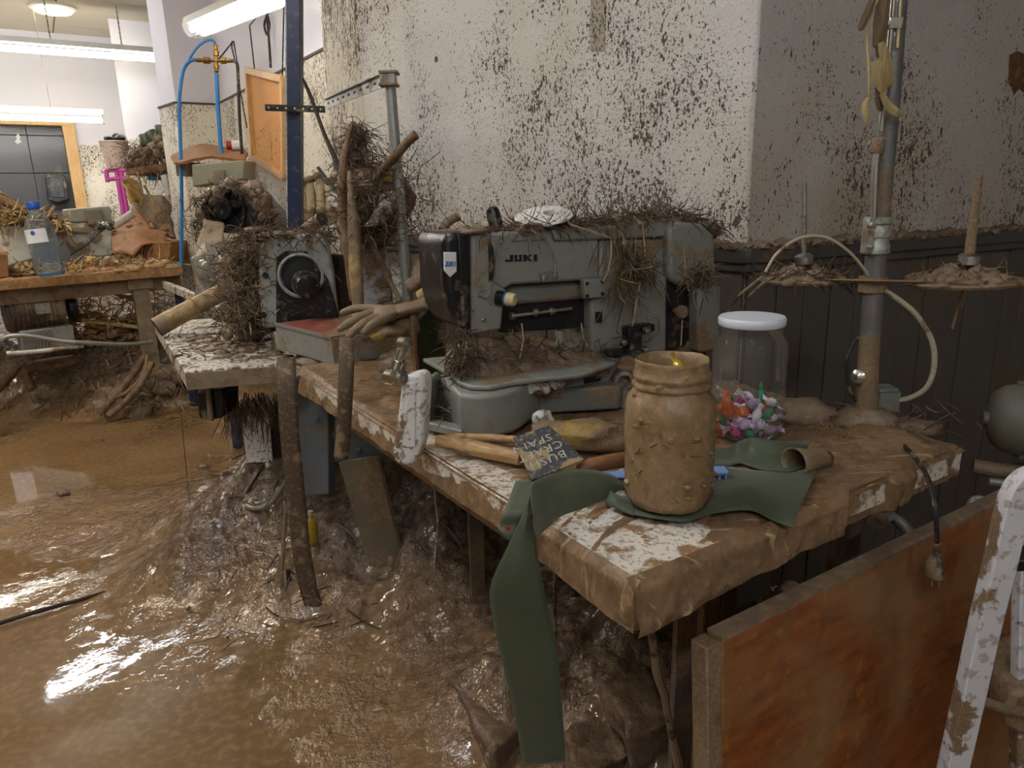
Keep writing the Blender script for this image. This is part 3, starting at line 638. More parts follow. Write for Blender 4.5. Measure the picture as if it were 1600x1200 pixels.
for x, y in ((800, 494), (836, 488), (862, 486)):
    m_ = MB(); m_.lathe([(.007, -.006), (.009, -.004), (.009, .004), (.007, .006)], mp(x, y, .02), MU, 14); obj('rod_collar', m_, M['steel'], mach)
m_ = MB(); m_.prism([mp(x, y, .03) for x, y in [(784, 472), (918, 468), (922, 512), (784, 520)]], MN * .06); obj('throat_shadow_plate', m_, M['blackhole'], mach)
for pts in ([(783, 371), (779, 385), (776, 400), (774, 430), (768, 450), (762, 462), (758, 466)], [(851, 372), (862, 392), (868, 412), (867, 432)], [(757, 452), (748, 455), (748, 462), (762, 466)], [(767, 462), (767, 478)], [(1030, 490), (1029, 520), (1012, 534), (985, 538), (965, 540)]):
    m_ = MB(); m_.tube([mp(x, y, -.016) for x, y in pts], .0014, 6); obj('thread_guide_wire', m_, M['chrome'], mach)
mprism('tension_block', [(982, 512), (1002, 508), (1024, 506), (1024, 518), (1004, 522), (1004, 548), (984, 548)], -.025, .03, M['black'], .004)
for x, y in ((1007, 516), (1005, 546), (971, 534)):
    m_ = MB(); m_.lathe([(.007, 0), (.008, .004), (.006, .012), (.0, .014)], mp(x, y, -.03), -MN, 16); obj('tension_disc', m_, M['chrome'], mach)
m_ = MB(); m_.lathe([(.028, 0), (.03, .006), (.012, .01), (.0, .01)], mp(966, 552, -.02), A3(0, 0, 1), 24); obj('looper_base', m_, M['black'], mach)
# bed
bz = TZ + .012
front = [(720, 683), (745, 686), (775, 684), (805, 676), (832, 658), (862, 630)]
fp = [G(x, y, bz) for x, y in front]; bkp = [fp[-1] + MN * .06, fp[0] + MN * .16 + MU * .02]
m_ = MB(); m_.prism(fp + bkp, zz(.082)); obj('bed_body', m_, M['grey'], mach, bevel=.008, seg=3)
pz = bz + .083
pp = [G(x, y, pz) for x, y in [(706, 592), (716, 603), (735, 610), (765, 611), (800, 604), (842, 598), (905, 592), (960, 574), (975, 556)]]
pp += [pp[-1] + MN * .12, pp[0] + MN * .17]
m_ = MB(); m_.prism(pp, zz(.009)); obj('bed_plate', m_, M['grey'], mach, bevel=.003)
fl = [G(664, 668, bz), G(690, 676, bz), G(700, 668, bz), G(676, 660, bz)]; m_ = MB(); m_.prism([G(666, 672, bz), G(722, 686, bz), G(724, 676, bz), G(670, 664, bz)], zz(.016)); obj('base_flange', m_, M['grey'], mach, bevel=.003)
m_ = MB(); m_.prism([G(664, 668, bz), G(672, 672, bz), G(690, 650, bz), G(684, 646, bz)], zz(.09)); obj('base_side', m_, M['grey2'], mach, bevel=.004)
m_ = MB(); m_.prism([G(840, 648, bz), G(968, 640, bz), G(1000, 612, bz), G(880, 610, bz)], zz(.05)); obj('base_block', m_, M['grey2'], mach, bevel=.006)
m_ = MB(); m_.prism([mp(x, y, -.05) for x, y in [(850, 588), (956, 566), (966, 572), (950, 600), (930, 606), (852, 612)]], MN * .012); br = obj('slotted_bracket', m_, M['grey'], mach, bevel=.003)
m_ = MB(); m_.prism([mp(x, y, -.052) for x, y in [(912, 592), (938, 586), (940, 590), (938, 595), (914, 600)]], MN * .003); obj('slot', m_, M['blackhole'], br)
m_ = MB(); m_.lathe([(.02, 0), (.02, .02), (.013, .022), (.013, .005), (0, .005)], mp(972, 592, -.06), unit(-MN - MU * .4), 20); obj('shaft_boss', m_, M['grey2'], mach)
m_ = MB(); m_.prism([mp(x, y, -.08) for x, y in [(936, 616), (990, 608), (1000, 640), (955, 636)]], MN * .004); obj('bracket_plate', m_, M['grey'], mach, bevel=.001)
# mud heaped on the bed and along the top
m_ = MB(); axs = np.array([MU, MN, A3(0, 0, 1)])
m_.blob(mp(835, 585, .02), (.17, .075, .055), 4, .35, 2.4, 3, .5, axs); m_.blob(mp(760, 575, .02), (.075, .06, .06), 3, .4, 2.4, 5, .5, axs); m_.blob(mp(920, 575, .0), (.06, .05, .03), 3, .4, 2.4, 8, .5, axs)
m_.blob(mp(690, 660, .05), (.04, .05, .02), 3, .4, 2.4, 9, .5, axs); m_.jitter(.012, 26, 3)
o = obj('mud_heap', m_, M['muddry'], mach, ang=180); o['kind'] = 'stuff'
m_ = MB()
for i in range(60):
    x = random.uniform(712, 1120); y = np.interp(x, [700, 760, 860, 960, 1042, 1080, 1120], [362, 362, 357, 351, 346, 348, 366])
    m_.blob(mp(x, y, random.uniform(.0, .12)), (random.uniform(.015, .035), random.uniform(.015, .03), random.uniform(.006, .016) + .006 * (x > 880)), 2, .5, 2.2, i, .5, axs)
m_.jitter(.006, 40, 5); o = obj('mud_crust', m_, M['muddry'], mach, ang=180); o['kind'] = 'stuff'
def debris(name, parent, n, gen, mat, L=(.03, .09), r=(.0006, .0018), curl=.8, sag=.3, label=None):
    m_ = MB()
    for i in range(n):
        p, d = gen(i); m_.straw(p, d, random.uniform(*L), random.uniform(*r), curl, 4, sag)
    o = obj(name, m_, mat, parent); o['kind'] = 'stuff'; return o
rv = lambda s=1.: A3(random.gauss(0, 1), random.gauss(0, 1), random.gauss(0, 1)) * s
def g_top(i):
    x = random.uniform(800, 1120) if i % 4 else random.uniform(715, 1000); y = np.interp(x, [700, 860, 960, 1042, 1080, 1120], [362, 355, 347, 340, 342, 362])
    k = .6 + .8 * (x > 930)
    return mp(x, y + random.uniform(-8, 3) * k, random.uniform(-.015, .1)), MU * random.gauss(0, 1) + MN * random.gauss(0, .5) + zz(random.gauss(.0, .1))
debris('straw_mat', mach, 1100, g_top, M['root'], (.02, .07), (.0005, .0012), 1.2, .35)
def g_hang(i):
    k = i % 3
    if k == 0: return mp(random.gauss(975, 16), random.uniform(352, 470), random.uniform(-.03, -.005)), zz(-1) + rv(.35)
    if k == 1: return mp(random.gauss(1003, 14), random.gauss(424, 12), random.uniform(-.035, -.005)), rv(1) + zz(-.5)
    return mp(random.gauss(1092, 14), random.gauss(428, 10), random.uniform(-.05, -.02)), rv(1) + zz(-.2)
debris('hanging_straw', mach, 420, g_hang, M['straw'], (.02, .07), (.0005, .0013), .9, .5)
def g_bed(i): return mp(random.uniform(700, 970), random.gauss(560, 18), random.uniform(-.05, .06)), rv(1) * A3(1, 1, .4)
debris('bed_straw', mach, 380, g_bed, M['root'], (.015, .06), (.0006, .0016), .8, .2)
def g_nose(i): return mp(random.gauss(728, 12), random.uniform(510, 590), random.uniform(-.05, .02)), rv(.7) + zz(-.8)
debris('root_tuft', mach, 200, g_nose, M['root'], (.02, .055), (.0006, .0016), .8, .5)
def g_btm(i): return mp(random.gauss(712, 22), random.uniform(600, 668), random.uniform(-.03, .05)), rv(1)
debris('root_tuft', mach, 110, g_btm, M['root'], (.02, .06), (.0006, .0016), .8, .4)
m_ = MB()
for pts in ([(884, 340), (890, 350), (955, 372), (955, 400), (950, 425), (942, 440)], [(990, 338), (1004, 350), (1007, 380), (1008, 400)], [(1068, 390), (1072, 430), (1076, 455)], [(815, 505), (818, 530), (812, 560)], [(908, 505), (912, 530), (917, 540)], [(1066, 500), (1064, 540)], [(1000, 440), (990, 500), (985, 520)]):
    m_.tube([mp(x, y, -.02) for x, y in pts], .0016, 5, True, .9)
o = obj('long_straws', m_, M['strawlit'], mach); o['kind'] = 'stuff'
# things lying on the machine
c = mp(848, 337, .05); t = thing('plastic_dish', 'dirty white plastic dish lying on top of the large sewing machine', 'dish', c)
ax = unit(A3(-.1, -.25, 1)); m_ = MB(); m_.lathe([(.0, .012), (.03, .012), (.05, .006), (.062, -.003), (.06, -.006), (.03, .004), (.0, .005)], c, ax, 28); obj('dish_shell', m_, M['whitepl'], t)
m_ = MB(); m_.lathe([(.012, -.012), (.012, .006)], c, ax, 14); obj('socket', m_, M['steel'], t)
c = mp(775, 350, .06); m_ = MB(); m_.lathe([(.014, -.02), (.014, .02), (.012, .03), (.006, .034), (0, .035)], c, unit(A3(-.25, .1, 1)), 16); tag(obj('rubber_foot', m_, M['black']), 'black rubber stub standing up behind the machine arm', 'rubber foot')
# ================================================================ things on the near table
def glassmat(name, tint='ffffff', rough=.02, haze=0.04):
    t = NT(name); n_ = t.t.nodes; out = [x for x in n_ if x.type == 'OUTPUT_MATERIAL'][0]
    tr = n_.new('ShaderNodeBsdfTransparent'); tr.inputs[0].default_value = lin(tint); gl = n_.new('ShaderNodeBsdfGlossy'); gl.inputs['Roughness'].default_value = rough
    df = n_.new('ShaderNodeBsdfDiffuse'); df.inputs[0].default_value = lin('b9b4a8'); fr = n_.new('ShaderNodeFresnel'); fr.inputs[0].default_value = 1.35
    mx = n_.new('ShaderNodeMixShader'); m2 = n_.new('ShaderNodeMixShader'); t.set(mx.inputs[0], t.math('MULTIPLY', fr.outputs[0], .55)); t.t.links.new(tr.outputs[0], mx.inputs[1]); t.t.links.new(gl.outputs[0], mx.inputs[2])
    t.set(m2.inputs[0], t.math('ADD', haze * .45, t.math('MULTIPLY', t.ramp(t.noise(14, 5, .65), .4, .75), haze))); t.t.links.new(mx.outputs[0], m2.inputs[1]); t.t.links.new(df.outputs[0], m2.inputs[2]); t.t.links.new(m2.outputs[0], out.inputs[0]); return t.m
M['glass'] = glassmat('clear_jar_plastic', 'fbfcfb', .04, .16)
# mud-covered jar
jc = G(1043, 783, TZ + .012); jy = jc[1]
def jz(y): return P(1043, y, jy)[2]
jr = lambda px: pxm(px, jc + zz(.1))
M['jarmud'] = mudmat('jar_mud', '8d7452', '765f42', 'a58c68', .26, 16, .4, .005, .25)
t = thing('muddy_jar', 'open jar coated all over in brown mud', 'jar', jc)
prof = [(0, TZ + .01), (jr(48), TZ + .01), (jr(61), TZ + .016), (jr(67), TZ + .03), (jr(68.5), jz(720)), (jr(69.5), jz(650)), (jr(69), jz(632)), (jr(65), jz(620)), (jr(59), jz(610)), (jr(57), jz(604)), (jr(60), jz(601)), (jr(60.5), jz(597)), (jr(57), jz(593)), (jr(57), jz(589)), (jr(59.5), jz(586)), (jr(59.5), jz(582)), (jr(56.5), jz(578)), (jr(56), jz(566)), (jr(57), jz(562)), (jr(55), jz(559.5)), (jr(53), jz(561)), (jr(52), jz(590)), (jr(60), jz(625)), (jr(60), jz(680)), (0, jz(680))]
m_ = MB(); m_.lathe([(r, z - jc[2]) for r, z in prof], jc, n=64); m_.jitter(.0022, 45, 3); obj('jar_body', m_, M['jarmud'], t, ang=60)
m_ = MB()
for i in range(18):
    a = random.uniform(3.2, 6.2); z = random.uniform(jz(770), jz(590)); r = jr(68.5) if z < jz(640) else jr(59)
    m_.blob(jc * A3(1, 1, 0) + A3(math.cos(a) * r, math.sin(a) * r, z), (random.uniform(.002, .007), random.uniform(.002, .007), random.uniform(.002, .006)), 2, .3, 2, i)
o = obj('mud_lumps', m_, M['jarmud'], t); o['kind'] = 'stuff'
def g_j(i):
    a = random.uniform(3.3, 6.1); r = jr(69.5); return jc * A3(1, 1, 0) + A3(math.cos(a) * r, math.sin(a) * r, random.uniform(jz(760), jz(640))), A3(-math.sin(a), math.cos(a), random.gauss(0, 1.2))
debris('stuck_straw', t, 26, g_j, M['straw'], (.006, .02), (.0005, .001), .5, 0)
M['foil'] = plain('gold_wrapper', 'c9ac4c', .3, .5)
def candy(c, col, label, r=.011, gname='wrapped candies in the clear jar', flat=1):
    d = unit(rv()); u_ = unit(np.cross(d, rv())); v_ = np.cross(d, u_); t_ = thing('wrapped_candy', label, 'candy', c, gname)
    m1 = MB(); m1.blob(c, (r * 1.25, r, r * .75), 2, .15, 2, random.randint(0, 99), .5, np.array([d, u_, v_])); obj('wrapper', m1, col, t_)
    for q_ in (-1, 1):
        e = c + d * q_ * r * 1.1; rows = []
        for k in range(3):
            w_ = r * (.25 + .5 * k); rows.append([e + d * q_ * r * .5 * k + u_ * w_ * (j - 2) / 2 + v_ * (.25 * r * ((-1) ** j)) for j in range(5)])
        m1 = MB(); m1.sheet(rows, .0005); obj('twist_end', m1, col, t_, sm=False)
for x, y in ((1046, 563), (1064, 556)):
    pass
t2 = P(1062, 570, jy - .035); candy(A3(t2[0], t2[1], jz(566)), M['foil'], 'gold-wrapped candy sticking out of the muddy jar', .010, 'gold candy')
# clear jar with white lid
cc = G(1164, 676, TZ + .014); cy = cc[1]; cz = lambda y: P(1164, y, cy)[2]; cr = lambda px: pxm(px, cc + zz(.1))
t = thing('candy_jar', 'clear plastic jar with a white lid, colourful candies in the bottom', 'jar', cc)
z0 = cc[2]
prof = [(0, z0), (cr(44), z0), (cr(53), z0 + .006), (cr(55), z0 + .02), (cr(56), cz(600)), (cr(56), cz(545)), (cr(54), cz(533)), (cr(48), cz(524)), (cr(46), cz(518)), (cr(48), cz(515)), (cr(46), cz(511)), (cr(45.5), cz(496))]
m_ = MB(); m_.lathe([(r, z - z0) for r, z in prof], cc, n=56, caps=False); obj('jar_body', m_, M['glass'], t, ang=70)
M['lid'] = plain('white_lid', 'dfe6f2', .35)
m_ = MB(); m_.lathe([(cr(48), cz(508) - z0), (cr(49.5), cz(506) - z0), (cr(50), cz(497) - z0), (cr(48), cz(494) - z0), (0, cz(493.5) - z0), (0, cz(496) - z0), (cr(47), cz(498) - z0), (cr(47), cz(508) - z0)], cc, n=56, caps=False); obj('lid', m_, M['lid'], t)

cand = [('orange', plain('orange_wrapper', 'e0702c', .25)), ('pink', plain('pink_wrapper', 'cf3f8e', .25)), ('green', plain('green_wrapper', '2f8c63', .25)), ('white', plain('white_wrapper', 'e9e3ea', .25)), ('lilac', plain('lilac_wrapper', 'c3a6cf', .25))]
k = 0
for lay in range(4):
    for a in range(11):
        an = a * 2 * math.pi / 11 + lay * .4; r = cr(38) if a % 3 else cr(20)
        if lay == 3 and a % 2: continue
        ci = [3, 1, 3, 2, 4, 0, 3, 1, 2, 3, 4][(a + lay * 3) % 11]; nm, mt = cand[ci]
        if lay >= 2 and math.cos(an) < -.1 and math.sin(an) < .3: nm, mt = cand[0]
        candy(cc + A3(math.cos(an) * r, math.sin(an) * r, .013 + lay * .016), mt, nm + ' wrapped candy inside the clear lidded jar', .0105, nm + ' candies in the clear jar')
# dark green cloth strips
t_ = NT('green_canvas'); wv = t_.noise(260, 2, .5); f_ = t_.ramp(t_.noise(9, 5, .6), .66, .70)
c_ = t_.mix(t_.math('MULTIPLY', t_.noise(5, 3), .6), lin('48523a'), lin('353e2b')); c_ = t_.mix(t_.math('MULTIPLY', f_, .55), c_, lin('8d7a58'))
M['canvas'] = t_.out(c_, .62, 0, t_.bump(wv, .12, .002), **{'Sheen Weight': .2})
def resample(rows, k, kk):
    R = np.array(rows, float); a = np.linspace(0, len(R) - 1, k); i = np.clip(a.astype(int), 0, len(R) - 2); f = (a - i)[:, None, None]
    def cr_(p0, p1, p2, p3, f): return .5 * (2 * p1 + (p2 - p0) * f + (2 * p0 - 5 * p1 + 4 * p2 - p3) * f ** 2 + (3 * p1 - p0 - 3 * p2 + p3) * f ** 3)
    n = len(R); R2 = cr_(R[np.clip(i - 1, 0, n - 1)], R[i], R[np.clip(i + 1, 0, n - 1)], R[np.clip(i + 2, 0, n - 1)], f)
    b = np.linspace(0, R2.shape[1] - 1, kk); j = np.clip(b.astype(int), 0, R2.shape[1] - 2); g = (b - j)[None, :, None]
    return R2[:, j] * (1 - g) + R2[:, j + 1] * g
dp = [  # left edge px, right edge px, distance
    ((826, 770), (836, 800), .925), ((824, 787), (829, 806), .90), ((795, 850), (838, 852), .885), ((767, 913), (850, 920), .88), ((769, 960), (858, 958), .885), ((784, 1032), (870, 1010), .89), ((797, 1085), (875, 1065), .895), ((808, 1140), (880, 1130), .90), ((817, 1195), (884, 1190), .90)]
rows = [[P(*a, Yd), P((a[0] + b[0]) / 2, (a[1] + b[1]) / 2, Yd - .004), P(*b, Yd + .002)] for a, b, Yd in dp]
ht = thing('green_strap', 'long dark green cloth strap hanging over the table edge', 'strap', G(840, 800, TZ))
m_ = MB(); m_.sheet(resample(rows, 40, 9), .0018); obj('hanging_end', m_, M['canvas'], ht, ang=180)
tp_ = [((829, 762), (838, 843)), ((834, 754), (846, 833)), ((845, 746), (858, 822)), ((865, 739), (878, 806)), ((905, 733), (909, 795)), ((944, 738), (946, 780)), ((973, 749), (977, 762)), ((1000, 760), (1004, 766))]
rows = []
for a, b in tp_:
    q = G(b[0], b[1], TZ + .010); rows.append([q, (q + P(*a, q[1] + .03)) / 2 + A3(0, -.006, .002), P(*a, q[1] + .03)])
m_ = MB(); m_.sheet(resample(rows, 40, 8), .0018); obj('loop_on_table', m_, M['canvas'], ht, ang=180)
rows = [[G(806, 752, TZ + .014), G(842, 748, TZ + .016)], [G(797, 775, TZ + .013), G(836, 770, TZ + .014)], [G(787, 800, TZ + .010), G(824, 798, TZ + .012)], [P(779, 822, .905), P(812, 818, .9)], [P(781, 830, .898), P(804, 838, .893)], [P(790, 840, .895), P(798, 845, .893)]]
m_ = MB(); m_.sheet(resample(rows, 20, 5), .0018); obj('flap_over_edge', m_, M['canvas'], ht, ang=180)
m_ = MB(); m_.prism([P(x, y, .897) for x, y in [(789, 823), (796, 823), (797, 830), (791, 829)]], A3(0, .002, 0)); M['red'] = plain('red_thread', 'b3281c', .5); obj('red_tab', m_, M['red'], ht)
rows = [[G(945, 788, TZ + .010), G(955, 766, TZ + .024)], [G(965, 795, TZ + .010), G(962, 772, TZ + .022)], [G(990, 806, TZ + .010), G(990, 780, TZ + .012)]]
m_ = MB(); m_.sheet(resample(rows, 10, 4), .0018); obj('folded_tip', m_, M['canvas'], ht, ang=180)
ct = thing('green_cloth', 'dark green cloth sheet spread under the two jars', 'cloth', G(1150, 770, TZ))
bot = [(968, 796), (985, 803), (1040, 812), (1074, 814), (1110, 803), (1170, 797), (1205, 812), (1237, 824)]; top = [(1000, 745), (1030, 735), (1062, 730), (1100, 728), (1130, 728), (1175, 735), (1225, 734), (1277, 733)]
rows = []
for k, (a, b) in enumerate(zip(bot, top)):
    lift = [.010, .010, .010, .010, .011, .022, .011, .012][k]; p = G(*a, TZ + .0095); q = G(*b, TZ + .011); rows.append([p, (p * .66 + q * .34) + zz(lift - .01), p * .33 + q * .67 + zz((lift - .01) * .6), q])
m_ = MB(); m_.sheet(resample(rows, 36, 14), .0016); obj('flat_sheet', m_, M['canvas'], ct, ang=180)
tp_ = [((1108, 698), (1108, 727)), ((1135, 700), (1140, 728)), ((1155, 690), (1157, 724)), ((1172, 684), (1185, 733)), ((1195, 686), (1210, 736)), ((1222, 690), (1236, 737)), ((1246, 690), (1255, 732)), ((1262, 692), (1274, 726))]
rows = []
for a, b in tp_:
    q = G(b[0], b[1], TZ + .013); e = P(*a, q[1] + .055); rows.append([q, q * .5 + e * .5 + A3(0, .01, -.008), e])
m_ = MB(); m_.sheet(resample(rows, 36, 8), .0016); obj('wavy_strip', m_, M['canvas'], ct, ang=180)
rows = []; ax0 = G(1240, 722, TZ + .03); ax1 = G(1292, 716, TZ + .018)
for k in range(12):
    an = -.6 + 5.2 * k / 11; dd = unit(ax1 - ax0); s_ = unit(np.cross(dd, zz(1))); r0_ = .022; r1_ = .012
    rows.append([ax0 + (s_ * math.cos(an) + zz(1) * math.sin(an)) * r0_, ax1 + (s_ * math.cos(an) + zz(1) * math.sin(an)) * r1_])
M['canvasmud'] = muddy('canvas_mud', '3d4630', .75, 12, .7)
m_ = MB(); m_.sheet(resample(rows, 30, 6), .0018); obj('rolled_end', m_, M['canvasmud'], ct, ang=180, label='mud-smeared rolled cloth end')
# blue brush behind the jar
t = thing('blue_brush', 'pale blue plastic brush lying behind the muddy jar', 'brush', G(1050, 742, TZ))
M['blueplastic'] = plain('blue_plastic', '7f9fd6', .35)
m_ = MB(); a0 = G(925, 742, TZ + .022); a1 = G(1090, 742, TZ + .02); m_.tube([a0, (a0 * .7 + a1 * .3), a0 * .3 + a1 * .7, a1], [.007, .011, .012, .013], 14, flat=.5); obj('handle', m_, M['blueplastic'], t)
m_ = MB(); hd = unit(a1 - a0)
b0 = G(1105, 735, TZ + .024)
m_.box(b0 + hd * .008, hd * .022, np.cross(hd, zz(1)) * .011, zz(.004)); obj('head', m_, M['blueplastic'], t, bevel=.003)
for i in range(5):
    for j in (0, 1):
        m_ = MB(); q = b0 + hd * (-.01 + .009 * i) + np.cross(hd, zz(1)) * (.008 * (1 - 2 * j)); m_.tube([q, q - zz(.014)], .0018, 6); obj('bristle', m_, M['blueplastic'], t)
# leather tag with lettering
tc = [(801, 683), (858, 664), (914, 717), (830, 750)]; zs = [.062, .078, .050, .024]
tq = [G(x, y, TZ + z) for (x, y), z in zip(tc, zs)]
M['tag'] = muddy('dark_leather_tag', '1d2730', .34, 34, .4, speck=.4, mudcol=lin('8d7b58')); M['tagink'] = plain('tag_letter', 'a9a48f', .5)
nt = unit(np.cross(tq[1] - tq[0], tq[3] - tq[0])); nt = nt if nt[2] > 0 else -nt
t = thing('leather_tag', 'square dark leather tag lettered BUSH CRAFT SPAIN', 'tag', tq[3])
m_ = MB(); m_.prism(tq, -nt * .004); obj('tag_plate', m_, M['tag'], t, bevel=.0012)
# text axes: the lines run from the right-hand side towards the left, bottom side up
u_ = unit(tq[3] - tq[2]); v_ = unit(np.cross(nt, u_)); wd = np.linalg.norm(tq[3] - tq[2]); hg = np.linalg.norm(tq[1] - tq[2])
org = tq[2]
def text_mesh(s_, size, extr):
    cu = bpy.data.curves.new('txt', 'FONT'); cu.body = s_; cu.size = size; cu.extrude = extr; cu.resolution_u = 2; cu.space_character = 1.15
    ob = bpy.data.objects.new('txt', cu); COL.objects.link(ob); bpy.context.view_layer.update()
    me_ = bpy.data.meshes.new_from_object(ob.evaluated_get(bpy.context.evaluated_depsgraph_get())); V_ = np.array([v.co[:] for v in me_.vertices]); F_ = [tuple(p.vertices) for p in me_.polygons]
    bpy.data.objects.remove(ob); bpy.data.curves.remove(cu); bpy.data.meshes.remove(me_); return V_, F_
vv = v_ if v_ @ (tq[1] - tq[2]) < 0 else -v_           # text up = away from the third line
for k, s_ in enumerate(('BUSH', 'CRAFT', 'SPAIN')):
    V_, F_ = text_mesh(s_, hg * .22, .0006); wtx = V_[:, 0].max(); st = (wd * .92 - wtx) / 2 + wd * .02
    base = org + (tq[1] - tq[2]) * (.34 + .23 * k)
    m_ = MB(); m_.add([base + u_ * (st + a) + vv * b + nt * (.0006 + c) for a, b, c in V_], F_, .5); obj('lettering', m_, M['tagink'], t, sm=False)
# wooden handles
t = thing('wooden_stick', 'pale worn wooden tool handle at the table edge, thicker of the two', 'handle', G(700, 690, TZ))
m_ = MB(); pts = [G(683, 688, TZ + .022), G(700, 690, TZ + .022), G(750, 702, TZ + .022), G(815, 716, TZ + .02)]; m_.tube(pts, [.010, .013, .0135, .0125], 16); m_.jitter(.0015, 40, 2); obj('shaft', m_, M['wood'], t)
t = thing('wooden_stick', 'thin darker wooden stick behind the pale tool handle', 'handle', G(700, 684, TZ))
m_ = MB(); pts = [G(700, 682, TZ + .025), G(770, 684, TZ + .026), G(830, 689, TZ + .026)]; m_.tube(pts, [.007, .007, .0065], 12); obj('shaft', m_, M['wood'], t)
M['wood2'] = woodmat('brown_wood', '8d6544', '6d4a2e', (2, 2, 14), .15)
t = thing('wooden_stick', 'smooth brown wooden handle reaching behind the muddy jar', 'handle', G(940, 725, TZ))
m_ = MB(); pts = [G(905, 734, TZ + .026), G(925, 727, TZ + .028), G(955, 721, TZ + .03), G(1000, 714, TZ + .03)]; m_.tube(pts, [.008, .012, .0125, .012], 14); obj('shaft', m_, M['wood2'], t)
# crumpled muddy glove behind the tag
M['oldglove'] = muddy('yellowish_leather', 'a88a45', .55, 16, .45, speck=.4)
t = thing('work_glove', 'crumpled yellow-brown leather glove behind the lettered tag', 'glove', G(900, 680, TZ))
m_ = MB(); base = G(900, 690, TZ + .02); gu = unit(G(968, 690, TZ) - G(835, 690, TZ)); gn = np.cross(zz(1), gu)
m_.blob(base + gu * -.0 + zz(.02), (.075, .035, .02), 3, .3, 2, 4, .5, np.array([gu, gn, zz(1)])); m_.blob(base + gu * .03 + zz(.004) - gn * .012, (.06, .025, .016), 3, .3, 2, 6, .5, np.array([gu, gn, zz(1)]))
for k in range(4):
    q = base + gu * (-.05 + .012 * k) + gn * (.02 - .014 * k) + zz(.02); m_.tube([q + gu * .05, q, q - gu * .03 + zz(.002 * k)], [.013, .012, .009], 10)
m_.jitter(.008, 26, 9); obj('glove_body', m_, M['oldglove'], t, remesh=.0035)
m_ = MB(); m_.blob(G(846, 655, TZ + .035), (.02, .016, .02), 2, .5, 2, 3); tag(obj('rag_scrap', m_, M['laminate']), 'torn pale scrap of cloth by the machine bed', 'rag')
m_ = MB()
for k, (x, y) in enumerate(((830, 602), (848, 606), (868, 598))): m_.blob(mp(x, y, -.075), (.018, .01, .014), 2, .5, 2.5, k + 3, .5, axs)
M['raggrey'] = muddy('pale_torn_rag', 'cfccc6', .4, 40, .8, speck=.6); tag(obj('torn_rag', m_, M['raggrey']), 'torn grey-white rag draped on the machine bed front', 'rag')
# ---------------- white lever arm hanging on the table's left edge
t = thing('lever_arm', 'mud-spotted white lever arm with steel ball joints at the table edge', 'lever', P(640, 640, 1.17))
YL = 1.17
pts = [(627, 590), (655, 582), (664, 592), (664, 612), (659, 690), (652, 716), (642, 728), (622, 728), (612, 716), (614, 690), (622, 640)]
m_ = MB(); m_.prism([P(x, y, YL) for x, y in pts], A3(.01, .038, 0)); obj('lever_body', m_, M['whitepl'], t, bevel=.008, seg=3)
m_ = MB(); m_.prism([P(x, y, YL - .004) for x, y in [(634, 598), (650, 596), (650, 700), (628, 700)]], A3(0, .006, 0)); obj('raised_face', m_, M['whitepl'], t, bevel=.003)
m_ = MB(); m_.lathe([(.013, -.004), (.013, .004), (.009, .006), (.009, -.006)], P(628, 590, YL - .01), (.9, -.4, .1), 18); obj('ring_washer', m_, M['steel'], t)
j1 = P(612, 590, YL - .015); j2 = P(632, 538, YL - .01)
m_ = MB(); m_.lathe([(.010, -.009), (.0145, -.008), (.0145, .008), (.010, .009), (.006, .011), (.0, .011)], j1, (.8, -.6, 0), 20); obj('ball_joint', m_, M['chrome'], t)
m_ = MB(); m_.lathe([(.009, -.008), (.0125, -.007), (.0125, .007), (.009, .008), (.005, .01), (.0, .01)], j2, (.8, -.6, 0), 20); obj('ball_joint', m_, M['chrome'], t)
m_ = MB(); m_.tube([j1, j1 * .72 + j2 * .28, j1 * .71 + j2 * .29, j1 * .5 + j2 * .5, j1 * .49 + j2 * .51, j1 * .25 + j2 * .75, j2], [.007, .007, .0095, .0095, .0065, .0075, .007], 12); obj('link_rod', m_, M['chrome'], t)
m_ = MB(); m_.tube([j1, P(630, 592, YL)], .006, 10); obj('pin', m_, M['steel'], t)
# ---------------- red-topped tray box and glove
M['redtop'] = muddy('red_painted_top', '8c4438', .5, 9, .55, speck=.3); M['traysteel'] = muddy('muddy_tray_steel', '8d918c', .42, 7, .4, .2, speck=.3)
d1 = G(434, 545, .79); d2 = G(522, 572, .79); d3 = G(640, 552, .79); d4 = d1 + d3 - d2
t = thing('tray_box', 'shallow steel tray box with a worn red top between the two machines', 'box', (d1 + d3) / 2)
m_ = MB(); m_.prism([d1, d2, d3, d4], zz(.072)); obj('tray_side', m_, M['traysteel'], t, bevel=.003)
ce_ = (d1 + d3) / 2; m_ = MB(); m_.prism([p + (ce_ - p) * .04 + zz(.0725) for p in (d1, d2, d3, d4)], zz(.004)); obj('red_top', m_, M['redtop'], t)
ez = unit(d2 - d1)
m_ = MB(); m_.box((d1 + d2) / 2 + zz(.074), (d2 - d1) / 2, np.cross(ez, zz(1)) * .003, zz(.004)); obj('rim', m_, M['traysteel'], t)
m_ = MB(); m_.blob((d1 + d3) / 2 - zz(.02), (.14, .12, .03), 3, .3, 2, 12); m_.blob(d3 - zz(.01) + A3(-.03, -.02, 0), (.07, .05, .03), 3, .3, 2, 13); m_.jitter(.01, 18, 4); tag(obj('mud_clump', m_, M['muddry'], ang=180), 'brown mud squeezed out under the red-topped tray', 'mud', kind='stuff')
M['glove'] = muddy('mud_soaked_glove', '7f7059', .6, 20, .75, speck=.3, bump=.3)
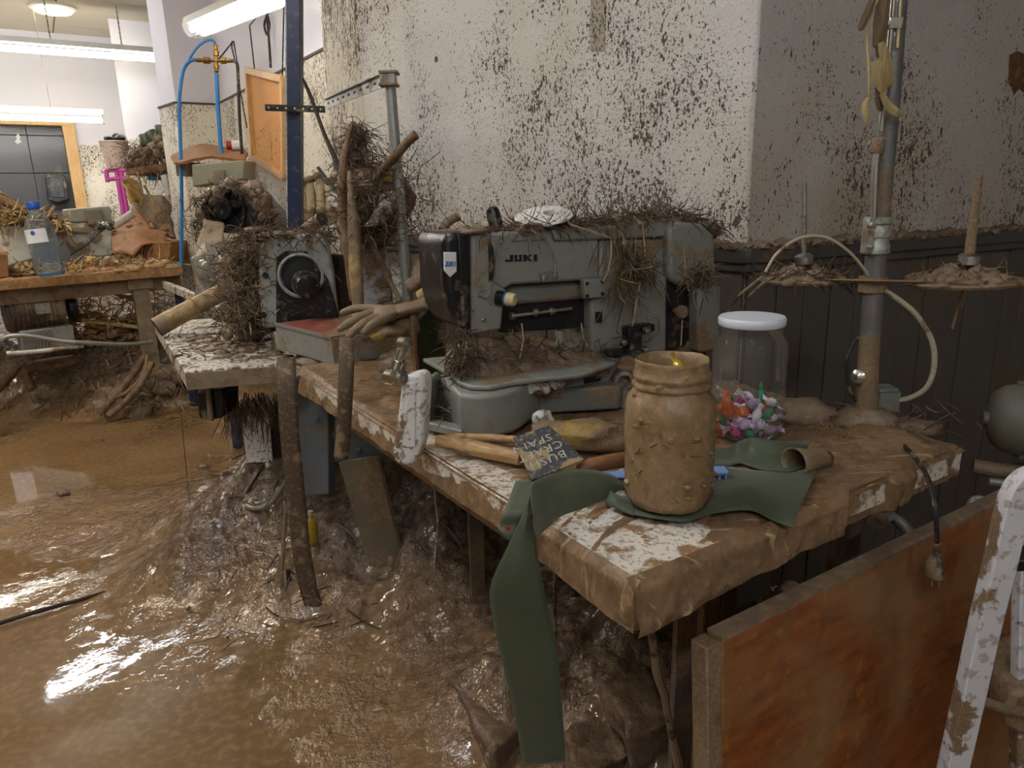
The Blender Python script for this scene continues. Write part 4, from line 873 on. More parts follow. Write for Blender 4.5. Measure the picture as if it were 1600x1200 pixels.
def glove(name_label, root, tips, knucks, palm, wrist, Yb, r=.0105, mat=None):
    t_ = thing('work_glove', name_label, 'glove', P(*palm[0], Yb)); m1 = MB()
    for (tx, ty, tY), (kx, ky, kY) in zip(tips, knucks):
        a_ = P(tx, ty, tY); b_ = P(kx, ky, kY); mid = (a_ + b_) / 2 + zz(.006); pc = P(*palm[1], Yb)
        m1.tube([a_, a_ * .75 + b_ * .25 + zz(.004), mid, b_, b_ * .5 + pc * .5], [r * .75, r, r * 1.05, r * 1.1, r * 1.1], 12)
        m1.blob(a_, r * .8, 2, .02)
    pa, pb = P(*palm[0], Yb), P(*palm[1], Yb); du = unit(pb - pa); dn = unit(np.cross(zz(1), du))
    m1.blob((pa + pb) / 2, (np.linalg.norm(pb - pa) * .62, .042, .016), 3, .12, 2, 3, .5, np.array([du, dn, np.cross(du, dn)]))
    wa = P(*wrist, Yb + .01); m1.tube([pb, (pb + wa) / 2, wa, wa + (wa - pb) * .4], [.03, .029, .031, .033], 16, flat=.5)
    m1.jitter(.003, 45, 3); obj('glove_body', m1, mat or M['glove'], t_, remesh=.003); return t_
glove('mud-stiff work glove with spread fingers lying on the red tray', None, [(536, 489, 1.72), (531, 514, 1.62), (545, 525, 1.58), (569, 519, 1.55)], [(579, 482, 1.70), (585, 488, 1.67), (592, 494, 1.63), (606, 496, 1.60)], [(588, 489), (622, 486)], (655, 478), 1.65)
t = thing('work_glove', 'second muddy glove crumpled under the spread-fingered one', 'glove', P(605, 515, 1.66))
m_ = MB(); m_.blob(P(606, 515, 1.66), (.05, .045, .018), 3, .3, 2, 5); m_.tube([P(590, 520, 1.63), P(565, 530, 1.6)], [.012, .009], 10); m_.tube([P(600, 524, 1.62), P(580, 531, 1.6)], [.012, .009], 10); m_.tube([P(620, 515, 1.66), P(650, 505, 1.68)], [.025, .028], 12); m_.jitter(.006, 30, 8); obj('glove_body', m_, M['oldglove'], t, remesh=.0035)
# muddy green panel standing beside the machine
gp = [(638, 484), (693, 446), (693, 505), (682, 568), (652, 582), (640, 560)]
M['greenboard'] = muddy('dark_green_board', '24361f', .3, 7, .35, speck=.2); M['boardedge'] = muddy('muddy_board_edge', '8a6140', .6, 14, .6)
q0_ = G(655, 595, TZ + .01); gd = unit(A3(.55, .83, 0))
t = thing('green_board', 'dark green panel with a mud-crusted edge standing beside the machine', 'panel', q0_)
m_ = MB(); m_.prism([W(x, y, q0_, gd) for x, y in [(654, 505), (696, 450), (698, 575), (656, 592)]], np.cross(gd, zz(1)) * -.012); obj('panel_face', m_, M['greenboard'], t, bevel=.002)
m_ = MB(); m_.tube([W(653, 594, q0_, gd), W(647, 550, q0_, gd), W(646, 495, q0_, gd), W(668, 470, q0_, gd), W(697, 446, q0_, gd)], [.012, .013, .015, .012, .010], 10, flat=.6); m_.jitter(.004, 40, 4); obj('mud_crust_edge', m_, M['boardedge'], t)
m_ = MB(); m_.blob(P(612, 572, 1.5), (.03, .025, .018), 3, .35, 2, 2); m_.jitter(.006, 40, 2); tag(obj('mud_lump', m_, M['muddry'], ang=180), 'pale rounded mud lump behind the steel ball joint', 'mud')
# ================================================================ thread stand at the back right
sb = G(1350, 672, TZ + .01); sY = sb[1]
t = thing('thread_stand', 'tall steel thread stand with two mud-heaped spool discs', 'thread stand', sb)
M['pole'] = muddy('muddy_grey_tube', '7b7c7a', .34, 9, .3, .5, speck=.25); M['polemud'] = muddy('mud_caked_tube', '7b6a52', .62, 9, .5)
S_ = lambda x, y, dy=0: P(x, y, sY + dy)
m_ = MB(); m_.tube([S_(1350, 680), S_(1354, 620), S_(1357, 560), S_(1360, 520)], [.021, .019, .0175, .017], 18); obj('lower_tube', m_, M['polemud'], t)
m_ = MB(); m_.tube([S_(1360, 522), S_(1366, 440), S_(1372, 350)], .0172, 18); obj('middle_tube', m_, M['pole'], t)
m_ = MB(); m_.tube([S_(1371, 380), S_(1380, 280), S_(1390, 160), S_(1401, 0), S_(1404, -40)], [.0155, .0155, .0155, .0155, .0155], 18); obj('upper_tube', m_, M['pole'], t)
m_ = MB(); m_.tube([S_(1364, 360, -.012), S_(1368, 260, -.012), S_(1372, 222, -.012)], .0055, 10); obj('side_rod', m_, M['steel'], t)
m_ = MB(); m_.tube([S_(1376, 205, -.014), S_(1388, 90, -.016), S_(1396, 0, -.016), S_(1399, -40, -.016)], .0042, 10); obj('bright_rod', m_, M['chrome'], t)
m_ = MB(); m_.tube([S_(1402, 75, -.019), S_(1407, 0, -.019)], .0022, 8); obj('thin_wire', m_, M['cream'], t)
m_ = MB(); c = S_(1399, 36, -.018); m_.box(c, RT * .011, A3(0, .003, 0), A3(.0008, 0, .009)); obj('clip_plate', m_, M['chrome'], t, bevel=.0015)
m_ = MB(); m_.lathe([(.009, -.012), (.0105, -.01), (.0105, .01), (.009, .012)], S_(1371, 228, -.01), (.1, 0, 1), 14); obj('rod_collar', m_, M['polemud'], t)
for x in (1362, 1397):
    m_ = MB(); m_.lathe([(.0045, -.004), (.0045, .004)], S_(x, 222, -.005), (1, 0, 0), 10); obj('bolt', m_, M['chrome'], t)
# two-part clamp
cl = S_(1370, 368, -.0)
M['clamp'] = muddy('zinc_clamp', 'a3aaa2', .3, 22, .4, .5)
m_ = MB(); ax = unit(S_(1373, 340) - S_(1367, 396)); m_.lathe([(.0205, -.031), (.0225, -.029), (.0225, -.016), (.020, -.013), (.020, -.004), (.0225, -.002), (.0225, .010), (.020, .013), (.020, .018), (.0225, .020), (.0225, .029), (.0205, .031)], cl, ax, 20); obj('clamp_ring', m_, M['clamp'], t)
m_ = MB(); m_.box(cl - RT * .019 - A3(0, .008, 0), RT * .007, A3(0, .010, 0), ax * .03); cj = obj('clamp_jaw', m_, M['clamp'], t, bevel=.003)
for y in (352, 386):
    m_ = MB(); m_.lathe([(.005, 0), (.005, .006), (.003, .007)], S_(1359, y, -.028), (0, -1, 0), 6); obj('clamp_bolt', m_, M['steel'], cj)
# cross arm with two discs
dl = P(1258, 437, 1.36); dr = P(1502, 441, 1.2); cen = S_(1365, 439, -.03)
m_ = MB(); m_.tube([dl, cen, dr], .010, 8, flat=.25); m_.lathe([(.0225, -.012), (.0225, .014)], S_(1364, 445), unit(S_(1366, 430) - S_(1364, 450)), 18); m_.jitter(.002, 60, 2); obj('cross_arm', m_, M['polemud'], t)
discs = []
for k, (c, rp) in enumerate(((dl, 71), (dr, 79))):
    R_ = pxm(rp, c); up_ = unit(A3(.0, .03, 1)) if k == 0 else unit(A3(-.03, .02, 1))
    m_ = MB(); m_.lathe([(0, -.004), (R_ * .5, -.006), (R_ * .97, -.004), (R_, 0), (R_ * .97, .003), (0, .004)], c, up_, 40); dsc = obj('spool_disc', m_, M['polemud'], t)
    m_ = MB()
    for i in range(60):
        a = random.uniform(0, 6.28); q = math.sqrt(random.random()); h_ = .028 * (1 - q) ** .8
        m_.blob(c + A3(math.cos(a) * R_ * q * .93, math.sin(a) * R_ * q * .93, h_ * .6), (random.uniform(.008, .022), random.uniform(.008, .02), .005 + h_ * .5), 2, .5, 2.3, i)
    m_.jitter(.004, 50, k); o = obj('mud_heap', m_, M['muddry'], dsc, ang=180); o['kind'] = 'stuff'
    def g_d(i, c=c, R_=R_):
        a = random.uniform(0, 6.28); q = math.sqrt(random.random()); return c + A3(math.cos(a) * R_ * q, math.sin(a) * R_ * q, .008 + .03 * (1 - q) * random.random()), rv(1) * A3(1, 1, .25)
    debris('straw_heap', dsc, 200 if k == 0 else 70, g_d, M['root'] if k == 0 else M['straw'], (.02, .06), (.0005, .0014), .8, .15)
    tx, ty = ((1257, 285), (1530, 275))[k]; b_ = c + zz(.025); e = P(tx, ty, c[1]); hb = P(*((1256, 402), (1514, 402))[k], c[1])
    m_ = MB(); m_.lathe([(.017, -.012), (.017, .002), (.012, .006), (.005, .008)], hb, unit(e - b_), 16); obj('spindle_hub', m_, M['steel'], t)
    m_ = MB(); m_.tube([hb, e], [.0048, .0045] if k == 0 else [.0085, .0058], 10); obj('spindle', m_, M['steel'] if k == 0 else M['polemud'], t)
m_ = MB(); m_.blob(sb + zz(.015), (.06, .05, .03), 3, .4, 2, 4); m_.blob(sb + A3(-.09, .05, .02), (.06, .04, .028), 3, .4, 2, 5); m_.blob(sb + A3(.08, .0, .005), (.06, .03, .016), 3, .4, 2, 6); m_.jitter(.008, 30, 6); o = obj('base_mud', m_, M['muddry'], t, ang=180); o['kind'] = 'stuff'
m_ = MB(); m_.lathe([(.009, -.006), (.012, -.004), (.012, .006), (.007, .009), (.0, .010)], S_(1341, 588, -.01), (-.5, -.8, .2), 16); obj('wing_bolt', m_, M['chrome'], t)
def g_s(i): return sb + A3(random.gauss(0, .09), random.gauss(0, .04), random.uniform(.005, .025)), rv(1) * A3(1, 1, .2)
debris('base_straw', t, 90, g_s, M['straw'], (.02, .07), (.0006, .0014), .6, .1)
# grey bracket box and cable loops
c = S_(1383, 625, .02); tb = thing('cable_box', 'small grey cable box at the foot of the thread stand', 'box', c)
m_ = MB(); m_.box(c, A3(.02, 0, 0), A3(0, .016, 0), zz(.02)); obj('box_body', m_, M['greypanel'], tb, bevel=.003)
m_ = MB(); m_.box(c + zz(.022) - A3(.004, 0, 0), A3(.018, 0, 0), A3(0, .018, 0), zz(.004)); obj('box_lid', m_, M['greypanel'], tb, bevel=.002)
M['cable'] = muddy('pale_cable', 'b3ad95', .35, 22, .5, speck=.3); M['blackcable'] = muddy('black_cable', '1c1a18', .3, 30, .5, speck=.3)
def spl(pts, k=40):
    R = np.array(pts, float)[:, None, :]; R = np.repeat(R, 2, 1); return resample(R, k, 2)[:, 0]
def cable(name, label, pts, r, mat, n=8, cat='cable', k=40, parent=None):
    m_ = MB(); m_.tube(spl(pts, k), r, n)
    if parent: return obj(name, m_, mat, parent)
    return tag(obj(name, m_, mat), label, cat)
cable('cable_loop', 'pale cable looping from the thread stand back to its foot', [S_(1376, 452, -.01), S_(1395, 462, -.02), S_(1430, 490, -.03), S_(1455, 530, -.03), S_(1460, 570, -.03), S_(1448, 605, -.02), S_(1420, 622, -.0), S_(1388, 626, .015)], [.0045] * 40, M['cable'])
cable('arched_cable', 'thin pale cable arching over the left spool disc', [S_(1196, 425, -.03), S_(1215, 395, -.03), S_(1250, 372, -.02), S_(1290, 371, -.02), S_(1325, 392, -.02), S_(1346, 415, -.02), S_(1356, 430, -.015)], [.0026] * 40, M['cable'])
cable('drooping_cable', 'dark muddy cable drooping from the left disc towards the jar lid', [P(1192, 432, 1.3), P(1175, 445, 1.3), P(1155, 462, 1.31), P(1142, 480, 1.33), P(1133, 500, 1.35)], [.0028] * 40, M['rope'])
cable('drooping_cable', 'second muddy cable drooping behind the jar lid', [P(1195, 440, 1.31), P(1172, 462, 1.31), P(1158, 488, 1.33), P(1150, 510, 1.36)], [.0024] * 40, M['rope'])
cable('black_cable', 'black cable bowing out left of the stand foot', [S_(1352, 520, .02), S_(1335, 535, .01), S_(1324, 560, 0), S_(1323, 590, 0), S_(1330, 615, 0), S_(1342, 632, 0)], [.0028] * 40, M['blackcable'])
# dry leaves on the pole
M['leaf'] = woodmat('dry_husk', 'b6a577', '8a764b', (6, 6, 1), .2, .7); M['leafdark'] = woodmat('brown_husk', '6d5a3f', '4d3d29', (6, 6, 1), .2, .7)
t = thing('dry_husk', 'bunch of dry pale plant husks caught on the thread stand pole', 'dry leaves', S_(1370, 150, -.02))
def blade(pts, w, mat, name='leaf', fold=.4):
    C_ = spl([S_(x, y, -.03 + dy) for x, y, dy in pts], 14); rows = []
    for i, p in enumerate(C_):
        f = i / 13; ww = w * math.sin(math.pi * min(1, .12 + f * .85)) ** .7; tt = unit(C_[min(i + 1, 13)] - C_[max(i - 1, 0)]); s1 = unit(np.cross(tt, A3(.3, 1, 0)))
        rows.append([p - s1 * ww, p + A3(0, -ww * fold, 0), p + s1 * ww])
    m_ = MB(); m_.sheet(rows, .0008); return obj(name, m_, mat, t)
for pts, w_, mt in [([(1384, -30, 0), (1376, 20, 0), (1372, 60, 0), (1366, 75, 0)], .009, M['leafdark']), ([(1378, -30, .005), (1360, 10, .0), (1347, 40, 0), (1343, 48, 0)], .006, M['leafdark']), ([(1388, -30, 0), (1380, 30, -.004), (1376, 70, 0), (1371, 90, 0)], .008, M['leafdark']),
                    ([(1376, 66, -.006), (1384, 95, -.006), (1390, 130, -.006), (1391, 137, 0)], .008, M['leaf']), ([(1368, 95, -.006), (1374, 120, -.006), (1380, 145, -.006)], .010, M['leaf']), ([(1377, 145, -.008), (1388, 165, -.008), (1402, 176, -.008), (1412, 181, -.006)], .006, M['leaf']),
                    ([(1371, 135, 0), (1373, 160, 0), (1376, 174, 0)], .005, M['leafdark']), ([(1361, 150, -.004), (1352, 165, -.004), (1354, 185, -.004), (1356, 198, 0)], .0055, M['leaf'])]: blade(pts, w_, mt)
m_ = MB(); m_.tube(spl([S_(1384, -20, -.03), S_(1360, 22, -.03), S_(1355, 60, -.03), S_(1358, 110, -.034), S_(1358, 150, -.034)], 20), .0022, 6); obj('stem', m_, M['leaf'], t)
m_ = MB(); m_.tube(spl([P(1505, 452, 1.2), P(1498, 475, 1.19), P(1488, 514, 1.19)], 10), .0022, 6); tag(obj('straw_stalk', m_, M['strawlit'], None), 'yellow straw stalk hanging under the right spool disc', 'straw')
# ---------------- hanging plug
t = thing('power_plug', 'muddy two-pin plug dangling on a black cord off the table end', 'plug', G(1385, 650, TZ))
ptsp = [S_(1368, 645, -.02), G(1385, 655, TZ + .025), G(1408, 690, TZ + .016), G(1432, 718, TZ + .02), P(1449, 745, .99), P(1460, 785, .935), P(1464, 830, .925), P(1464, 852, .925)]
cable('cord', '', ptsp, [.0035] * 40, M['blackcable'], parent=t)
pb_ = P(1464, 852, .925); m_ = MB(); m_.tube([pb_ + zz(.004), P(1464, 862, .925), P(1463, 868, .925), P(1461, 880, .925), P(1460, 898, .925), P(1459, 905, .925)], [.005, .007, .008, .015, .016, .010], 14, flat=.7); m_.jitter(.002, 70, 3); obj('plug_body', m_, M['rope'], t)
for x in (1455, 1466):
    m_ = MB(); m_.tube([P(x, 903, .92), P(x - 1, 916, .92)], .0024, 8); obj('plug_pin', m_, M['chrome'], t)
# ---------------- leaning board and ladder
bp = T0 - LV * .05; bd = unit(RV + A3(.0, .0, 0))
t_ = NT('orange_wood_board'); n1 = t_.noise(3, 6, .6); gr = t_.noise(14, 4, .6, t_.map((1, 1, 5))); dr_ = t_.ramp(t_.noise(3.0, 6, .65), .36, .60)
c_ = t_.mix(t_.ramp(gr, .3, .7), lin('8f4f1f'), lin('6b3214')); c_ = t_.mix(t_.math('MULTIPLY', dr_, .75), c_, lin('8a7350')); c_ = t_.mix(t_.math('MULTIPLY', t_.ramp(t_.noise(45, 4, .7), .55, .65), .5), c_, lin('a5762f'))
M['orangeboard'] = t_.out(c_, t_.mixf(dr_, .28, .6), 0, t_.bump(t_.noise(30, 4), .15, .004))
e0 = W(1128, 1003, bp, bd); e1_ = W(1590, 772, bp, bd); e1_ = A3(e1_[0], e1_[1], e0[2]) + bd * .1
t = thing('leaning_board', 'orange-brown wooden board standing on edge before the table end', 'board', e0 * A3(1, 1, 0))
lean = LV * -.05
m_ = MB(); m_.prism([e0, e1_, e1_ * A3(1, 1, 0) + lean, e0 * A3(1, 1, 0) + lean], LV * .022); obj('board_face', m_, M['orangeboard'], t, bevel=.002)
m_ = MB(); m_.prism([e0 - bd * .026, e0 - bd * .0005, e0 * A3(1, 1, 0) + lean - bd * .0005, e0 * A3(1, 1, 0) + lean - bd * .026], LV * .026); obj('edge_strip', m_, M['apron'], t, bevel=.002)
m_ = MB(); m_.box((e0 + e1_) / 2 + zz(.002) + LV * .011, (e1_ - e0) / 2, LV * .012, zz(.003)); m_.jitter(.002, 40, 3); obj('muddy_top_edge', m_, M['muddry'], t)
# ladder
t = thing('step_ladder', 'white metal step ladder smeared with mud at the right edge', 'ladder', A3(.72, .75, 0))
M['ladder'] = muddy('white_ladder_rail', 'd3d6da', .38, 12, .35, speck=.45, edge=.02)
LY = .78
cpts = [(1640, 745), (1618, 748), (1600, 757), (1588, 775), (1578, 810), (1560, 890), (1540, 970), (1518, 1070), (1498, 1160), (1480, 1240)]
rows = []
for x, y in cpts:
    p = P(x, y, LY); rows.append(p)
C_ = spl(rows, 40); m_ = MB(); rr = []
for i, p in enumerate(C_):
    tt = unit(C_[min(i + 1, 39)] - C_[max(i - 1, 0)]); s1 = unit(np.cross(tt, A3(0, 1, 0))); rr.append([p - s1 * .015, p + s1 * .015])
m_.sheet(rr, .022); obj('front_rail', m_, M['ladder'], t, bevel=.002)
C2 = C_ + A3(.018, .012, 0); m_ = MB(); m_.tube(C2, .006, 8); obj('rail_flange', m_, M['ladder'], t)
m_ = MB(); a_ = P(1602, 850, .9); b_ = P(1592, 1300, .88); m_.sheet([[a_ - A3(.012, 0, 0), a_ + A3(.012, 0, 0)], [b_ - A3(.012, 0, 0), b_ + A3(.012, 0, 0)]], .02); obj('rear_rail', m_, M['ladder'], t, bevel=.002)
m_ = MB(); m_.tube([P(1525, 1092, .80), P(1570, 1108, .82), P(1640, 1120, .86)], .007, 10); obj('brace_rod', m_, M['polemud'], t)
m_ = MB(); m_.box(P(1596, 872, .84), A3(.02, 0, 0), A3(0, .02, 0), zz(.009)); obj('hinge_block', m_, M['black'], t, bevel=.003)
m_ = MB(); m_.prism([P(x, y, .9) for x, y in [(1592, 866), (1640, 850), (1640, 868), (1592, 880)]], A3(0, .05, 0)); obj('top_step', m_, M['wood'], t, bevel=.002)
m_ = MB(); m_.prism([P(x, y, .86) for x, y in [(1572, 1112), (1586, 1085), (1660, 1060), (1660, 1150), (1590, 1150), (1572, 1138)]], A3(.02, .12, 0)); obj('step', m_, M['apron'], t, bevel=.008)
# motor at the right edge, pipes and cap behind the board
c = P(1582, 655, 1.38); t = thing('electric_motor', 'pale finned electric motor in the dark by the right edge', 'motor', c)
ax = unit(A3(.95, -.3, 0)); M['motor'] = muddy('pale_motor_paint', '6e6f62', .35, 12, .5)
m_ = MB(); m_.lathe([(0, -.055), (.012, -.054), (.014, -.045), (.03, -.042), (.058, -.03), (.07, -.012), (.072, .0), (.072, .2)], c, ax, 32); obj('motor_casing', m_, M['motor'], t)
for k in range(14):
    an = 2 * math.pi * k / 14; u2 = zz(1); s2 = np.cross(ax, u2); dd = u2 * math.cos(an) + s2 * math.sin(an); m_ = MB(); m_.box(c + dd * .074 + ax * .09, ax * .08, np.cross(ax, dd) * .0035, dd * .006); obj('cooling_fin', m_, M['motor'], t)
m_ = MB(); m_.box(c + zz(.085) + ax * .07, ax * .04, np.cross(ax, zz(1)) * .03, zz(.02)); obj('terminal_box', m_, M['motor'], t, bevel=.004)
m_ = MB(); m_.tube([c + ax * .06 - A3(0, .03, .0), c + ax * .04 - zz(.2) - A3(0, .02, 0)], .012, 10); obj('mount_strut', m_, M['motor'], t)
m_ = MB(); m_.tube([P(1520, 728, 1.42), P(1560, 735, 1.4), P(1640, 738, 1.36)], [.016, .017, .017], 14); tag(obj('fat_pipe', m_, M['polemud']), 'fat muddy pipe below the motor in the dark', 'pipe')
m_ = MB(); m_.tube([P(1545, 752, 1.36), P(1590, 757, 1.34), P(1640, 760, 1.32)], .009, 12); tag(obj('thin_pipe', m_, M['galv']), 'thinner pale pipe just under the fat one', 'pipe')
m_ = MB(); m_.lathe([(.021, -.01), (.021, .002), (.017, .012), (.008, .017), (0, .018)], P(1531, 791, 1.2), unit(A3(-.1, -.3, 1)), 24); tag(obj('white_dome', m_, M['whitepl']), 'white domed cap peeking over the leaning board', 'cap')
# ================================================================ second table and machine
Z2 = .77
c0 = G(288, 580, Z2); c1 = G(246, 512, Z2); c2 = G(455, 567, Z2); c3 = c1 + c2 - c0
l2 = unit(c1 - c0); r2 = unit(c2 - c0)
t2b = thing('machine_table', 'white-topped machine table with dark straw litter left of the tray', 'table', (c0 + c3) / 2 * A3(1, 1, 0))
M['top2'] = muddy('pale_tabletop', 'd8d2c4', .36, 14, .3, speck=.85, edge=.03, mudcol=lin('5c4a35')); M['slabside'] = muddy('muddy_slab_side', '8d7f68', .45, 10, .5)
e3 = c0 + l2 * 1.0; e4 = c2 + l2 * 1.0
m_ = MB(); m_.prism([c0, c2, e4, e3], zz(-.05)); obj('tabletop', m_, M['top2'], t2b, bevel=.004)
m_ = MB(); m_.prism([c0 - l2 * .003 - zz(.006), c2 - l2 * .003 - zz(.006), c2 - zz(.052), c0 - zz(.052)], -l2 * .004); obj('edge_band', m_, M['slabside'], t2b)
def g_t2(i):
    a, b = random.random(), random.random() ** .7; return c0 + (c2 - c0) * a + l2 * (.02 + .62 * b) + zz(.004), rv(1) * A3(1, 1, .12)
debris('litter', t2b, 260, g_t2, M['root'], (.01, .05), (.0006, .002), .5, .1)
m_ = MB()
for i in range(30):
    q = c0 + (c2 - c0) * random.uniform(.2, 1) + l2 * random.uniform(.1, .6); m_.blob(q, (random.uniform(.01, .04), random.uniform(.01, .03), random.uniform(.004, .012)), 2, .5, 2, i)
m_.jitter(.005, 40, 4); o = obj('mud_patches', m_, M['mud'], t2b, ang=180); o['kind'] = 'stuff'
M['greyleg'] = muddy('grey_stand_paint', '6e767a', .25, 6, .4, speck=.2)
m_ = MB(); m_.prism([P(x, y, 1.98) for x, y in [(455, 592), (512, 600), (514, 772), (470, 776)]], A3(.01, .05, 0)); obj('stand_column', m_, M['greyleg'], t2b, bevel=.003)
m_ = MB(); m_.prism([P(x, y, 2.02) for x, y in [(512, 600), (560, 625), (650, 690), (640, 712), (515, 722)]], A3(.0, .02, 0)); g_ = obj('gusset_plate', m_, M['greyleg'], t2b, bevel=.003)
for x, y in ((521, 679), (560, 702), (478, 617), (495, 653)):
    m_ = MB(); m_.lathe([(.009, 0), (.009, .005), (.006, .007)], P(x, y, 2.015 if x > 512 else 1.975), (0, -1, .1), 8); obj('bolt', m_, M['greyleg'], g_)
m_ = MB(); m_.prism([P(x, y, 1.95) for x, y in [(528, 722), (588, 712), (645, 950), (598, 955)]], A3(.01, .012, 0)); tag(obj('leaning_plate', m_, muddy('mud_brown_plate', '6f6453', .5, 6, .45), bevel=.003), 'brown metal plate slanting from the stand into the mud', 'plate')
t = thing('foot_control', 'black box with a rod hung under the pale table corner', 'control box', P(330, 632, 2.05))
m_ = MB(); m_.prism([P(x, y, 2.05) for x, y in [(307, 612), (348, 608), (349, 650), (340, 655), (314, 656), (309, 650)]], A3(.02, .08, 0)); obj('box_body', m_, M['black'], t, bevel=.006)
m_ = MB(); m_.tube([P(325, 606, 2.04), P(330, 657, 2.04)], .008, 10); obj('rod', m_, M['polemud'], t)
t = thing('spotted_box', 'white mud-spotted steel box on the mound under the pale table', 'box', P(400, 720, 2.25))
m_ = MB(); m_.prism([P(x, y, 2.25) for x, y in [(377, 648), (420, 645), (426, 722), (385, 724)]], A3(-.01, .12, 0)); obj('box_front', m_, M['whitepl'], t, bevel=.003)
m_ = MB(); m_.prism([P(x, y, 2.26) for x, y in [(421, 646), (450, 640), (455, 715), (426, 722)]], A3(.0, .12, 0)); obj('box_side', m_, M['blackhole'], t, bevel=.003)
m_ = MB(); m_.prism([P(x, y, 2.24) for x, y in [(371, 640), (448, 630), (450, 642), (376, 650)]], A3(-.01, .13, 0)); m_.jitter(.006, 30, 4); obj('mud_cap', m_, M['muddry'], t)
def strap(label, pts, w, mat):
    rows = []
    for (x, y, Yd) in pts:
        p = P(x, y, Yd); rows.append([p - RT * w / 2 + A3(0, .004, 0), p, p + RT * w / 2 + A3(0, .006, 0)])
    m_ = MB(); m_.sheet(resample(rows, 30, 5), .003); m_.jitter(.002, 20, 3); return tag(obj('webbing_strap', m_, mat, ang=180), label, 'strap')
strap('long brown webbing strap hanging from the pale table into the mud', [(446, 560, 1.90), (447, 600, 1.84), (452, 680, 1.83), (462, 780, 1.83), (472, 870, 1.83), (484, 930, 1.83), (497, 962, 1.83)], .052, M['brownstrap'])
strap('short brown webbing strap hanging over the red-topped tray corner', [(540, 528, 1.60), (541, 540, 1.50), (540, 600, 1.46), (537, 660, 1.46), (532, 718, 1.46)], .031, M['brownstrap'])
def rod(name, label, pts, r, mat, cat='stick', n=8, jit=.0, group=None, k=24):
    m_ = MB(); C_ = spl(pts, k) if len(pts) > 2 else np.array(pts); rr = r if not hasattr(r, '__len__') else np.interp(np.linspace(0, 1, len(C_)), np.linspace(0, 1, len(r)), r)
    m_.tube(C_, rr, n)
    if jit: m_.jitter(jit, 25, len(label))
    return tag(obj(name, m_, mat), label, cat, group)
rod('thin_rod', 'thin muddy rod standing in the mound left of the strap', [P(446, 800, 1.95), P(441, 880, 1.92), P(437, 965, 1.9)], .006, M['polemud'], 'rod')
rod('bent_hose', 'short grey hose curling out of the mound', [P(385, 790, 2.15), P(400, 795, 2.12), P(425, 785, 2.12), P(447, 752, 2.12), P(448, 748, 2.12)], .008, M['galv'], 'hose')
rod('dark_twig', 'dark twig slanting above the curled hose', [P(375, 792, 2.2), P(395, 755, 2.2), P(412, 728, 2.2)], .005, M['darkbranch'], 'twig')
rod('dark_twig', 'dark twig beside the thin muddy rod', [P(450, 890, 1.93), P(453, 925, 1.93), P(458, 945, 1.93)], .006, M['darkbranch'], 'twig')
t = thing('yellow_bottle', 'small yellow plastic bottle stuck in the mud behind the strap', 'bottle', P(490, 850, 1.95))
M['yellow'] = muddy('yellow_plastic', 'b99a28', .35, 12, .35); ax = unit(P(483, 790, 1.95) - P(490, 852, 1.95))
m_ = MB(); m_.lathe([(0, 0), (.013, 0), (.015, .005), (.015, .07), (.010, .085), (.006, .09), (.006, .1)], P(491, 852, 1.95), ax, 18); obj('bottle_body', m_, M['yellow'], t)
m_ = MB(); m_.lathe([(.0075, .098), (.0075, .112), (0, .112)], P(491, 852, 1.95), ax, 14); obj('cap', m_, M['cream'], t)
m_ = MB(); k = 0
ch = spl([P(676, 720, 1.40), P(680, 780, 1.42), P(684, 820, 1.42), P(679, 880, 1.42), P(682, 905, 1.42)], 60)
for q in ch: m_.blob(q, .0028, 1, .02)
o = tag(obj('bead_chain', m_, M['steel']), 'fine steel bead chain hanging under the table edge', 'chain', kind='stuff')
rod('muddy_string', 'frayed muddy cord hanging from the near table corner', [P(1012, 955, .80), P(1018, 1000, .82), P(1028, 1050, .84), P(1042, 1110, .86), P(1060, 1190, .88), P(1066, 1230, .88)], [.004, .005, .007, .005, .008, .006], M['rope'], 'cord', jit=.003)
rod('muddy_string', 'thin chain-like cord hanging beside the green strap', [P(866, 860, .98), P(867, 920, .99), P(867, 990, 1.0), P(869, 1060, 1.0)], .0028, M['rope'], 'cord', jit=.002)
# machine
YM = 2.12
t = thing('sewing_machine', 'smaller grey sewing machine with a black pulley end, buried in roots', 'sewing machine', P(460, 515, YM))
pm = lambda x, y, d=0: P(x, y, YM + d)
M['grey3'] = muddy('light_grey_enamel', '9a9d98', .32, 9, .35, speck=.5)
m_ = MB(); m_.prism([pm(x, y) for x, y in [(404, 395), (408, 380), (420, 370), (500, 364), (512, 378), (522, 430), (530, 505), (432, 512), (410, 514), (404, 450)]], A3(-.06, .26, 0)); obj('machine_body', m_, M['grey3'], t, bevel=.012, seg=3)
m_ = MB(); m_.prism([pm(x, y, -.008) for x, y in [(431, 402), (446, 392), (478, 392), (492, 410), (512, 436), (522, 470), (530, 506), (431, 510)]], A3(0, .02, 0)); obj('black_end_plate', m_, M['black'], t, bevel=.003)
pc_ = pm(470, 430, -.012); ax = unit(A3(.25, -1, .0))
m_ = MB(); m_.lathe([(.058, 0), (.064, .006), (.066, .012), (.06, .014), (.056, .008)], pc_, ax, 32, caps=False); obj('cover_rim', m_, M['grey3'], t)
m_ = MB(); m_.lathe([(.05, 0), (.052, .004), (.04, .006), (.0, .006)], pc_, ax, 28); obj('recess', m_, M['blackhole'], t)
m_ = MB(); pk = pm(474, 440, -.01); m_.lathe([(.028, 0), (.034, .006), (.036, .02), (.036, .075), (.032, .085), (.012, .088), (.0, .088)], pk, unit(A3(.45, -1, -.1)), 28); obj('pulley', m_, M['black'], t)
m_ = MB(); m_.lathe([(.037, .012), (.038, .02), (.037, .03)], pk, unit(A3(.45, -1, -.1)), 28); obj('pulley_band', m_, M['steel'], t)
